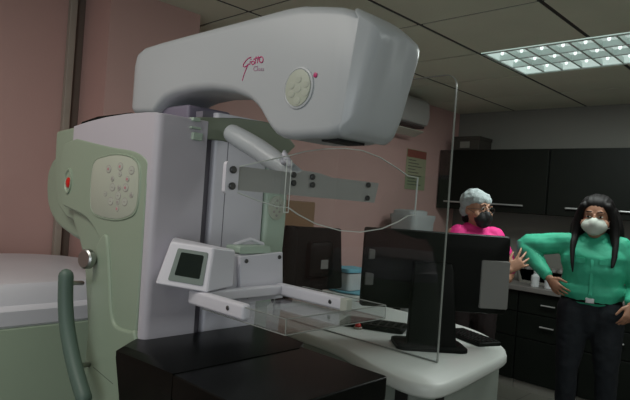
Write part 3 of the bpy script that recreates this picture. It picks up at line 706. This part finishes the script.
loft(bm, [[(-1.0022, y, z) for y, z in edA], [(-.9978, y, z) for y, z in edA], [(-.9978, y, z) for y, z in edB], [(-1.0022, y, z) for y, z in edB]], closed=True)
obj('sheet_edge', bm, 'edge', fsh, smooth=False)
def bandz(y, top): 
    t_ = (y-.777)/(1.285-.777); return (1.484-.002*t_) if top else (1.430-.006*t_)
bm = B(); pts = [(y, bandz(y, 1)) for y in (.777, .90, .97)] + [(.99, 1.492), (1.05, 1.490), (1.10, 1.482)] + [(y, bandz(y, 1)) for y in (1.15, 1.255, 1.30)] + [(1.285, bandz(1.285, 0)), (1.1, bandz(1.1, 0)), (.777, bandz(.777, 0))]
prism(bm, pts, 'x', -1.006, -1.0025); obj('shield_band', bm, 'steel', mm, smooth=False)
bm = B(); loft(bm, [[(x, .764+u, 1.456+v) for u, v in rr(.018, .036, .008)] for x in (-1.008, -.997)]); sb_ = obj('shield_clamp', bm, 'white', mm)
bm = B()
bm.free()
for z in (1.474, 1.438): bm = B(); disc(bm, (-.997, .764, z), (1, 0, 0), .0085, .006, 12); obj('screw', bm, 'screw', sb_)
for y, z in ((.952, 1.478), (.954, 1.458), (1.019, 1.478), (1.021, 1.458), (1.247, 1.473), (1.247, 1.436)): bm = B(); disc(bm, (-1.0, y, z), (1, 0, 0), .0075, .006, 12); obj('screw', bm, 'screw', fsh)
bm = B(); loft(bm, [[(-.992, .913+.008*u, z) for u in (-1, 1)] + [(-.975, .911+.008*u, z) for u in (1, -1)] for z in (1.385, 1.512)]); cl = obj('clear_slider', bm, 'clear', mm, smooth=False)
bm = B()
for y in (.9045, .9195): tube(bm, [(-.974, y, 1.386), (-.974, y, 1.511)], .0011, 5)
tube(bm, [(-.974, .9045, 1.386), (-.974, .9195, 1.386)], .0016, 5)
obj('slider_edge', bm, 'edge', cl)
# --- touch display
dA, dB, dC, dD = Vector((-1.300, .845, 1.285)), Vector((-1.205, .985, 1.282)), Vector((-1.335, .815, 1.168)), Vector((-1.215, .985, 1.168))
u_ray = lambda px, py, D: CAM + ray(px, py)*D
TL, TR, BR, BL = u_ray(171, 241, 1.50), u_ray(214, 247.5, 1.47), u_ray(207, 293, 1.43), u_ray(155, 284, 1.46)
nrm = (TR-TL).cross(BL-TL).normalized(); nrm = nrm if nrm.dot(CAM-TL) > 0 else -nrm
back = Vector((-.10, .075, .0))
bm = B(); q = [TL, TR, BR, BL]
ctr = sum(q, Vector())/4
def face_pt(s, t): return (TL*(1-s)+TR*s)*(1-t) + (BL*(1-s)+BR*s)*t
bR = [u_ray(221, 243.5, 1.56), u_ray(234, 251.5, 1.50), u_ray(231, 286, 1.50)]
ring0 = q
dep = [TL+back*.6+Vector((0, 0, .006)), u_ray(236, 250, 1.56), u_ray(233, 287, 1.56), BL+back*.6]
loft(bm, [ring0, dep]); disp = obj('display_housing', bm, 'white', mm, bevel=.006, seg=4)
def fq(bm, s0, s1, t0, t1, h0, h1, r=.12):
    cs, ct = (s0+s1)/2, (t0+t1)/2
    loft(bm, [[face_pt(cs+u, ct+v)+nrm*h for u, v in rr((s1-s0)/2, (t1-t0)/2, .03)] for h in (h0, h1)])
bm = B(); fq(bm, .22, .90, .14, .87, -.001, .0025); obj('display_bezel', bm, 'bezel', disp)
bm = B(); fq(bm, .32, .82, .22, .74, .002, .0035); obj('display_screen', bm, 'lcd', disp)
# --- compression carriage, paddle frame, paddle
bm = B(); prism(bm, [(.985, 1.250), (1.172, 1.248), (1.172, 1.118), (.955, 1.118)], 'x', -1.385, -1.262); car = obj('paddle_carriage', bm, 'white', mm, bevel=.006)
cp0, cp1, cp2, cp3 = PX(240, 256.5, -1.25), PX(283, 252, -1.25), PX(283, 298, -1.25), PX(240, 304, -1.25)
bm = B(); ring = [cp0, cp1, cp2, cp3]; loft(bm, [[p+Vector((-.014, 0, 0)) for p in ring], ring]); pl_ = obj('carriage_plate', bm, 'white', car, bevel=.003)
for a, b in ((246, 261), (279, 257), (247, 296.5), (276, 293)): bm = B(); disc(bm, PX(a, b, -1.251), (1, 0, 0), .0062, .005, 12); obj('plate_screw', bm, 'screw', car)
bm = B(); g0 = PX(240, 249, -1.26)
loft(bm, [[(x, 1.068+u*k, 1.262+v) for u, v in rr(.060, .010, .005)] for x, k in ((-1.32, 1), (-1.262, 1), (-1.258, .96))]); box(bm, -1.33, -1.27, 1.02, 1.14, 1.247, 1.254)
obj('release_lever', bm, 'pale_green', car, label='pale green release lever')
bm = B(); tube(bm, [(-1.32, 1.04, 1.272), (-1.31, 1.09, 1.288), (-1.30, 1.13, 1.274)], .006, 8, round_ends=True); obj('lever_tip', bm, 'white', car)
# white fork: near arm, cross bar, far arm
ZF = 1.150
na0, na1 = PZ(198, 298, ZF-.0), PZ(243, 314, ZF)
bm = B()
box(bm, -1.243, -1.215, .852, 1.155, 1.130, 1.160)
obj('paddle_fork', bm, 'white', mm, bevel=.006)
bm = B(); box(bm, -1.248, -1.018, .838, .864, 1.125, 1.164); arm = obj('fork_arm', bm, 'white', mm, bevel=.008)
bm = B(); disc(bm, (-1.075, .840, 1.146), (0, -1, 0), .006, .004, 12); obj('arm_screw', bm, 'screw', arm)
bm = B(); box(bm, -1.245, -.975, 1.143, 1.167, 1.128, 1.164); arm = obj('fork_arm', bm, 'white', mm, bevel=.008)
bm = B(); disc(bm, (-1.02, 1.145, 1.146), (0, -1, 0), .006, .004, 12); obj('arm_screw', bm, 'screw', arm)
bm = B(); box(bm, -.985, -.960, 1.143, 1.167, 1.128, 1.163); obj('arm_end_cap', bm, 'key', mm, bevel=.003)
# clear tray
TX0, TX1, TY0, TY1, TZ0, TZ1 = -1.19, -.878, .846, 1.205, 1.122, 1.157
bm = B()
box(bm, TX0, TX1, TY0, TY1, TZ0, TZ0+.003)
box(bm, TX1-.003, TX1, TY0, TY1, TZ0+.003, TZ1); box(bm, TX0, TX1-.003, TY0, TY0+.003, TZ0+.003, TZ1); box(bm, TX0, TX1-.003, TY1-.003, TY1, TZ0+.003, TZ1)
pad = obj('compression_paddle', bm, 'clear', mm, smooth=False)
bm = B(); r_ = .0013
P8 = {(a, b, c): (TX1 if a else TX0, TY1 if b else TY0, TZ1 if c else TZ0) for a in (0, 1) for b in (0, 1) for c in (0, 1)}
for a, b in (((0, 0, 1), (1, 0, 1)), ((1, 0, 1), (1, 1, 1)), ((1, 1, 1), (0, 1, 1)), ((0, 0, 0), (1, 0, 0)), ((1, 0, 0), (1, 1, 0)), ((1, 1, 0), (0, 1, 0)), ((1, 0, 0), (1, 0, 1)), ((1, 1, 0), (1, 1, 1))):
    tube(bm, [P8[a], P8[b]], r_, 5)
obj('paddle_edge', bm, 'edge_dim', pad)
# --- black breast support
ZB = 1.0
bm = B()
body = [(-1.40, .695), (-1.33, .712), (-1.155, .720), (-1.11, .727), (-.835, .735), (-.812, .76), (-.812, 1.14), (-.822, 1.152), (-1.14, 1.158), (-1.40, 1.16)]
body = [(-1.165, .722), (-.83, .722), (-.812, .738), (-.812, 1.14), (-.822, 1.152), (-1.165, 1.158)]
prism(bm, body, 'z', ZB-.062, ZB-.004); bs_ = obj('breast_support', bm, 'detector', mm, bevel=.005)
rear = [(-1.375, .80), (-1.375, 1.20), (-1.14, 1.155), (-1.10, 1.155), (-1.10, .725), (-1.30, .712), (-1.50, .76), (-1.53, .80)]
rear = [(-1.415, .781), (-1.347, .701), (-1.20, .715), (-1.111, .721), (-1.118, 1.138), (-1.15, 1.185), (-1.372, 1.20), (-1.372, .81)]
def low(z, k): return [(x+(0 if i > 2 else k*.7), y+(0 if i > 2 else k), z) for i, (x, y) in enumerate(rear)]
bm = B(); loft(bm, [low(ZB-.42, .04), low(ZB-.12, .012), low(ZB-.02, 0), low(ZB-.002, 0),
   [(-1.40, .79, ZB+.008), (-1.345, .722, ZB+.008), (-1.245, .732, ZB+.008), (-1.213, .745, ZB+.008), (-1.191, 1.12, ZB+.008), (-1.20, 1.17, ZB+.008), (-1.372, 1.185, ZB+.008), (-1.372, .82, ZB+.008)]])
obj('detector_housing', bm, 'detector', mm, angle=25)

# ================================================================== PEOPLE
def bake(name, bm, mkey, parent, voxel=.006, smooth_it=4, disp=None):
    """fuse overlapping closed shapes into ONE continuous skin"""
    me = bpy.data.meshes.new(name); bmesh.ops.recalc_face_normals(bm, faces=bm.faces); bm.to_mesh(me); bm.free()
    tmp = bpy.data.objects.new('fuse', me); COL.objects.link(tmp)
    r = tmp.modifiers.new('r', 'REMESH'); r.mode = 'VOXEL'; r.voxel_size = voxel
    if smooth_it:
        s = tmp.modifiers.new('s', 'SMOOTH'); s.factor = .5; s.iterations = smooth_it
    dg = bpy.context.evaluated_depsgraph_get(); dg.update()
    out = bpy.data.meshes.new_from_object(tmp.evaluated_get(dg)); out.name = name
    bpy.data.objects.remove(tmp)
    if disp:
        import numpy as np
        n_ = len(out.vertices); co = np.empty(n_*3, 'f'); no = np.empty(n_*3, 'f')
        out.vertices.foreach_get('co', co); out.vertices.foreach_get('normal', no)
        co = co.reshape(-1, 3); no = no.reshape(-1, 3)
        new = [V(c) + disp(V(c), V(q)) for c, q in zip(co.tolist(), no.tolist())]
        out.vertices.foreach_set('co', np.array([tuple(v) for v in new], 'f').ravel()); out.update()
    out.materials.clear(); out.materials.append(M[mkey])
    for p in out.polygons: p.use_smooth = True
    o = bpy.data.objects.new(name, out); COL.objects.link(o); o.parent = parent
    return o
V = Vector
def limb(bm, pts, rad, n=14, **k): tube(bm, pts, rad, n, round_ends=True, **k)
def subdiv(pts, rad, sub=4):
    P = smooth_poly([tuple(p) for p in pts], sub, closed=False); R = []
    for i in range(len(rad)-1):
        for k in range(sub): R.append(rad[i]+(rad[i+1]-rad[i])*k/sub)
    R.append(rad[-1]); return P, R
def hand(bm, wrist, d, palm, side, spread=.30, curl=.25, s=1.0, thumb_out=.8):
    """d = pointing direction, palm = palm normal, side = direction towards the thumb"""
    wrist = V(wrist); d = V(d).normalized(); palm = V(palm); palm = (palm-d*palm.dot(d)).normalized(); side = V(side); side = (side-d*side.dot(d)-palm*side.dot(palm)).normalized()
    pc = wrist+d*.045*s
    tube(bm, [wrist-d*.01, wrist+d*.02*s, wrist+d*.05*s, wrist+d*.085*s], [.021*s, .0175*s, .0165*s, .0135*s], 14, round_ends=True, wide=side, wk=[1.15, 1.7, 2.3, 2.7])
    for i, (off, ln) in enumerate(((.033, .070), (.011, .079), (-.011, .073), (-.031, .057))):
        base = wrist + d*(.088 if i != 3 else .080)*s + side*off*s
        ang = spread*(1.5-i)/1.5
        fd = (d*math.cos(ang)+side*math.sin(ang)).normalized()
        pts = [base-fd*.02*s, base]; cur = fd; p = base; c = curl*(1+.25*i)
        for k in range(3):
            cur = (cur*math.cos(c)+palm*math.sin(c)).normalized(); p = p+cur*ln*s*(.42, .32, .26)[k]; pts.append(p)
        tube(bm, pts, [.0088*s, .0088*s, .0082*s, .0075*s, .0062*s], 10, round_ends=True)
    tb = wrist+d*.025*s+side*.024*s
    td = (d*.65+side*thumb_out+palm*.25).normalized(); t2 = (d*.95+side*thumb_out*.5+palm*.35).normalized()
    tube(bm, [tb, tb+td*.034*s, tb+td*.034*s+t2*.028*s, tb+td*.034*s+t2*.052*s], [.0125*s, .0105*s, .0092*s, .0075*s], 10, round_ends=True)
HS = 1.0
def head_shape(bm, c, rot):
    def T(p): return c + rot @ V(p)
    ell(bm, T((0, .012, .030)), (.075, .094, .090), 24, 16, rot=rot)          # cranium
    ell(bm, T((0, -.012, -.022)), (.065, .076, .082), 24, 16, rot=rot)        # face
    ell(bm, T((0, -.040, -.085)), (.034, .034, .024), 16, 10, rot=rot)        # chin
    tube(bm, [T((0, -.084, .018)), T((0, -.098, -.008)), T((0, -.106, -.026))], [.008, .010, .013], 10, round_ends=True)  # nose
    for s in (-1, 1):
        ell(bm, T((.046*s, -.055, -.030)), (.026, .024, .026), 12, 8, rot=rot)  # cheek
        ell(bm, T((.075*s, .012, -.008)), (.011, .020, .031), 12, 8, rot=rot)   # ear
        ell(bm, T((.028*s, -.080, .030)), (.022, .012, .009), 12, 8, rot=rot)   # brow
    tube(bm, [T((-.022, -.083, -.056)), T((0, -.090, -.056)), T((.022, -.083, -.056))], [.006, .008, .006], 8, round_ends=True)  # lips
def face_parts(c, rot, p):
    def T(q): return c + rot @ V(q)
    for s in (-1, 1):
        bm = B(); ell(bm, T((.030*s, -.0785, .010)), (.0120, .007, .0048), 14, 8, rot=rot); o = obj('eye', bm, 'mask_w'); o.parent = p
        bm2 = B(); ell(bm2, T((.030*s, -.0855, .010)), (.0055, .004, .0055), 12, 8, rot=rot); i_ = obj('iris', bm2, 'blackm'); i_.parent = o
        bm = B(); tube(bm, [T((.014*s, -.091, .037)), T((.030*s, -.091, .039)), T((.048*s, -.080, .031))], [.003, .0035, .002], 8, round_ends=True); o = obj('eyebrow', bm, 'hair'); o.parent = p
def cloth_noise(a, f):
    def fn(co, n): return n*(noise.noise(co*f)*a + noise.noise(co*f*2.3)*a*.5)
    return fn

# ---------------- woman in green, facing the camera, hand on hip
gp = thing('person', 'woman in green blouse and white mask with long black hair, one hand on her hip', 'person', (-1.13, 3.63, 0))
gp.rotation_euler = (0, 0, math.radians(14))
hc = V((.0, -.015, 1.432)); hrot = Matrix.Rotation(math.radians(4), 3, 'X') @ Matrix.Rotation(math.radians(-4), 3, 'Z') @ Matrix.Scale(1.10, 3)
shR, elR, wrR = V((-.165, 0, 1.265)), V((-.405, .035, 1.225)), V((-.235, -.07, 1.045))
shL, elL, wrL = V((.165, 0, 1.265)), V((.235, .03, 1.03)), V((.215, -.125, .955))
hipR, hipL = V((-.09, 0, .87)), V((.09, 0, .87)); knR, knL = V((-.105, -.02, .47)), V((.11, -.02, .47)); anR, anL = V((-.10, .02, .085)), V((.125, .02, .085))
def build_body(p, skin, hc, hrot, arms, legs, hands, lean=0):
    bm = B(); head_shape(bm, hc, hrot)
    limb(bm, [hc+V((0, .02, -.06)), V((0, .018, hc.z-.14)), V((0, .02, hc.z-.20))], [.047, .046, .056])
    tube(bm, [(0, .02, .86), (0, .01, 1.0), (0, .0, 1.12), (0, .0, 1.22), (0, .012, 1.275)], [.085, .078, .088, .085, .060], 18, round_ends=True, wide=(1, 0, 0), wk=[1.6, 1.45, 1.55, 1.75, 1.9])
    for a in arms:
        P, R = subdiv(a, [.044, .035, .024], 4); limb(bm, P, R)
    for a in legs:
        P, R = subdiv(a, [.075, .050, .034], 4); limb(bm, P, R)
    for h in hands: hand(bm, **h)
    return bake('body', bm, skin, p, .0052, 2)
body = build_body(gp, 'skin', hc, hrot, [(shR, elR, wrR), (shL, elL, wrL)], [(hipR, knR, anR), (hipL, knL, anL)],
    [dict(wrist=wrR, d=(.55, -.25, -.60), palm=(.5, .75, -.1), side=(-.1, .2, 1), spread=.2, curl=.35, s=.92),
     dict(wrist=wrL, d=(-.12, -.35, -.9), palm=(-.6, .75, -.1), side=(-.6, -.6, .1), spread=.12, curl=.5, s=.92)])
face_parts(hc, hrot, gp)
def torso_shirt(bm, zb, waist=.098, bust=.118, sh=.098, hem=.112):
    tube(bm, [(0, .015, zb), (0, .012, zb+.05), (0, .008, 1.03), (0, -.004, 1.12), (0, -.004, 1.19), (0, .006, 1.25), (0, .014, 1.288)], [hem, hem*.99, waist, bust*.95, bust, sh, .062], 22, round_ends=True, wide=(1, 0, 0), wk=[1.52, 1.5, 1.52, 1.5, 1.55, 1.84, 1.8])
bm = B(); torso_shirt(bm, .985, waist=.108, bust=.124, hem=.124)
P, R = subdiv([shR+V((.03, 0, .0)), shR.lerp(elR, .45), elR, elR.lerp(wrR, .5), elR.lerp(wrR, .88)], [.070, .068, .058, .052, .042], 4); limb(bm, P, R)
P, R = subdiv([shL+V((-.03, 0, .0)), shL.lerp(elL, .5), elL, elL.lerp(wrL, .5), elL.lerp(wrL, .85)], [.068, .060, .054, .048, .040], 4); limb(bm, P, R)
for s in (-1, 1):   # collar wings
    tube(bm, [(.030*s, -.072, 1.250), (.050*s, -.055, 1.285), (.066*s, -.005, 1.315), (.045*s, .055, 1.325), (0, .078, 1.328)], [.014, .019, .017, .014, .014], 10, round_ends=True)
def sd(co, n):
    return n*(noise.noise(V((co.x*8+co.z*8, co.y*9, co.z*13)))*.011 + noise.noise(co*24)*.002)
shirt = bake('blouse', bm, 'greenshirt', gp, .0065, 5, sd)
for s in (-1, 1):   # chest pockets and placket
    bm = B(); loft(bm, [[(.080*s+u, y+(abs(.080*s+u)-.05)*.45, 1.175+v) for u, v in rr(.042, .016, .004)] for y in (-.131, -.114)])
    pk = obj('pocket_flap', bm, 'greenshirt'); pk.parent = shirt
bm = B(); tube(bm, [(0, -.096, 1.24), (0, -.127, 1.18), (0, -.120, 1.10), (0, -.108, 1.02), (0, -.116, .975)], .005, 8, wide=(1, 0, 0), wk=2.0); pk = obj('placket', bm, 'greenshirt'); pk.parent = shirt
def trousers(p, m_, hr, hl, legs, top=.97, name='trousers'):
    bm = B(); tube(bm, [(0, .02, .80), (0, .022, .87), (0, .015, top)], [.105, .110, .090], 20, round_ends=True, wide=(1, 0, 0), wk=[1.5, 1.55, 1.52])
    for a in legs:
        P, R = subdiv(a, [.098, .086, .062, .055], 4); limb(bm, P, R)
    return bake(name, bm, m_, p, .008, 4, cloth_noise(.005, 14))
tr = trousers(gp, 'jeans', hipR, hipL, [(hipR, hipR.lerp(knR, .5), knR, anR), (hipL, hipL.lerp(knL, .5), knL, anL)], top=.965)
bm = B(); loft(bm, [[(.163*math.cos(q*.2618)*k, .015+.108*math.sin(q*.2618)*k, z) for q in range(24)] for z, k in ((.925, 1.05), (.957, 1.02))]); o = obj('belt', bm, 'blackm'); o.parent = gp
bm = B(); box(bm, -.024, .024, -.106, -.097, .926, .956); o = obj('buckle', bm, 'metal', None, bevel=.003); o.parent = gp
for a in (anR, anL):
    bm = B(); tube(bm, [(a.x, a.y+.03, .045), (a.x, a.y-.05, .040), (a.x, a.y-.13, .030), (a.x, a.y-.17, .028)], [.040, .040, .030, .022], 14, round_ends=True, wide=(1, 0, 0), wk=1.05); o = obj('shoe', bm, 'black'); o.parent = gp
# mask and straps
def T(q): return hc + hrot @ V(q)
bm = B(); ell(bm, T((0, -.060, -.040)), (.066, .056, .046), 24, 16, rot=hrot); ell(bm, T((0, -.082, -.030)), (.030, .040, .040), 18, 12, rot=hrot); ell(bm, T((0, -.070, -.066)), (.042, .038, .026), 18, 12, rot=hrot)
mk = bake('face_mask', bm, 'mask_w', gp, .004, 16)
bm = B()
for s in (-1, 1): tube(bm, [T((.058*s, -.068, -.022)), T((.078*s, -.02, -.006)), T((.083*s, .01, .006))], .0016, 6); tube(bm, [T((.056*s, -.068, -.055)), T((.076*s, -.02, -.045)), T((.083*s, .008, -.022))], .0016, 6)
o = obj('mask_strap', bm, 'mask_w'); o.parent = mk
# long parted hair
bm = B()
ell(bm, T((0, .034, .040)), (.090, .096, .092), 28, 18, rot=hrot)
ell(bm, T((0, .010, .072)), (.084, .084, .056), 24, 14, rot=hrot)
tube(bm, [T((0, .06, .02)), T((0, .075, -.10)), (0, .10, 1.22), (0, .115, 1.08)], [.075, .070, .060, .030], 18, round_ends=True, wide=(1, 0, 0), wk=[1.1, 1.35, 1.7, 2.2])
for s in (-1, 1):
    P, R = subdiv([T((.060*s, -.045, .065)), T((.084*s, -.022, .0)), T((.096*s, -.02, -.09)), V((.112*s, -.075, 1.26)), V((.108*s, -.118, 1.17)), V((.100*s, -.128, 1.10 if s < 0 else 1.15))], [.026, .028, .027, .018, .012, .005], 4); limb(bm, P, R)
    P, R = subdiv([T((.075*s, .03, .03)), T((.098*s, .035, -.06)), V((.115*s, .04, 1.285)), V((.105*s, .02, 1.23))], [.035, .042, .036, .018], 4); limb(bm, P, R)
def strands(co, n): return n*(math.sin(co.x*260+noise.noise(co*12)*4)*.0010 + noise.noise(V((co.x*30, co.y*30, co.z*6)))*.003)
hair = bake('hair', bm, 'hair', gp, .005, 4, strands)
# ---------------- woman in pink, hair cap, glasses and black mask, talking with her hands
pp = thing('person', 'woman in pink top, grey hair cap and black mask, gesturing behind the big monitor', 'person', (-1.80, 3.40, 0))
BR_ = math.radians(52); pp.rotation_euler = (0, 0, BR_)
hc2 = V((-.0, -.020, 1.432)); hrot2 = Matrix.Rotation(math.radians(16), 3, 'Z') @ Matrix.Rotation(math.radians(3), 3, 'X')
Q = Matrix.Rotation(-BR_, 3, 'Z')
def WL(px, py, D):   # a point seen in the photo -> this person's own frame
    p = CAM + ray(px, py)*D - V((-1.80, 3.40, 0)); return Q @ p
shR, shL = V((-.148, .0, 1.262)), V((.160, .0, 1.262))
wrR = WL(509, 270, 3.40); wrL = V((.06, -.19, 1.00))
elR = V((-.175, -.10, 1.02)); elL = V((.23, -.06, 1.02))
h2R, h2L = V((-.09, 0, .87)), V((.09, 0, .87)); k2R, k2L = V((-.10, -.02, .47)), V((.10, -.02, .47)); a2R, a2L = V((-.10, .02, .085)), V((.10, .02, .085))
right = Q @ _R; up = V((0, 0, 1)); tocam = Q @ (-_F)
body2 = build_body(pp, 'skin2', hc2, hrot2, [(shR, elR, wrR), (shL, elL, wrL)], [(h2R, k2R, a2R), (h2L, k2L, a2L)],
    [dict(wrist=wrR, d=right*.75+up*.62, palm=-tocam*.3-right*.2+up*.0+V((0, 0, -.2)), side=up-right*.6, spread=.42, curl=.20, s=.98),
     dict(wrist=wrL, d=(-.8, -.4, .1), palm=(-.3, .8, -.2), side=(0, -.2, 1), spread=.3, curl=.3, s=.95)])
face_parts(hc2, hrot2, pp)
bm = B(); torso_shirt(bm, .90)
for sh, el, wr in ((shR, elR, wrR), (shL, elL, wrL)):
    s = 1 if sh.x > 0 else -1
    P, R = subdiv([sh+V((-.03*s, 0, 0)), sh.lerp(el, .5), sh.lerp(el, .8)], [.068, .066, .062], 4); limb(bm, P, R)
bake('top', bm, 'pinkshirt', pp, .0065, 5, cloth_noise(.006, 12))
trousers(pp, 'darktr', h2R, h2L, [(h2R, h2R.lerp(k2R, .5), k2R, a2R), (h2L, h2L.lerp(k2L, .5), k2L, a2L)], top=.93)
for a in (a2R, a2L):
    bm = B(); tube(bm, [(a.x, a.y+.03, .045), (a.x, a.y-.05, .040), (a.x, a.y-.13, .030), (a.x, a.y-.17, .028)], [.040, .040, .030, .022], 14, round_ends=True, wide=(1, 0, 0), wk=1.05); o = obj('shoe', bm, 'black'); o.parent = pp
def T(q): return hc2 + hrot2 @ V(q)
bm = B(); ell(bm, T((0, -.060, -.050)), (.064, .052, .050), 24, 16, rot=hrot2); ell(bm, T((0, -.084, -.034)), (.028, .036, .040), 18, 12, rot=hrot2); ell(bm, T((0, -.060, -.085)), (.044, .042, .030), 18, 12, rot=hrot2)
mk = bake('face_mask', bm, 'mask_b', pp, .004, 5)
bm = B()
for s in (-1, 1): tube(bm, [T((.056*s, -.068, -.026)), T((.078*s, -.02, -.006)), T((.083*s, .01, .006))], .0016, 6)
o = obj('mask_strap', bm, 'mask_b'); o.parent = mk
bm = B()
for s in (-1, 1): tube(bm, [T((.032*s+.025*math.cos(i*.5236), -.098+.30*abs(.032*s+.025*math.cos(i*.5236))**1.6, .004+.019*math.sin(i*.5236))) for i in range(13)], .0016, 6)
tube(bm, [T((-.007, -.099, .008)), T((0, -.101, .010)), T((.007, -.099, .008))], .0015, 6)
for s in (-1, 1): tube(bm, [T((.058*s, -.093, .010)), T((.076*s, -.04, .008)), T((.080*s, .015, .004))], .0016, 6)
gl = obj('glasses', bm, 'screw'); gl.parent = pp
bm = B(); 
ell(bm, T((0, .046, .048)), (.090, .100, .088), 28, 18, rot=hrot2); ell(bm, T((0, .010, .062)), (.082, .092, .064), 28, 18, rot=hrot2); ell(bm, T((0, .080, -.010)), (.070, .062, .062), 20, 14, rot=hrot2)
def capn(co, n): return n*(noise.noise(co*34)*.007)
bake('hair_cap', bm, 'capm', pp, .005, 4, capn)
bm = B(); ell(bm, T((0, .075, -.060)), (.055, .045, .050), 18, 12, rot=hrot2); hb = bake('hair', bm, 'hair', pp, .005, 2, strands)
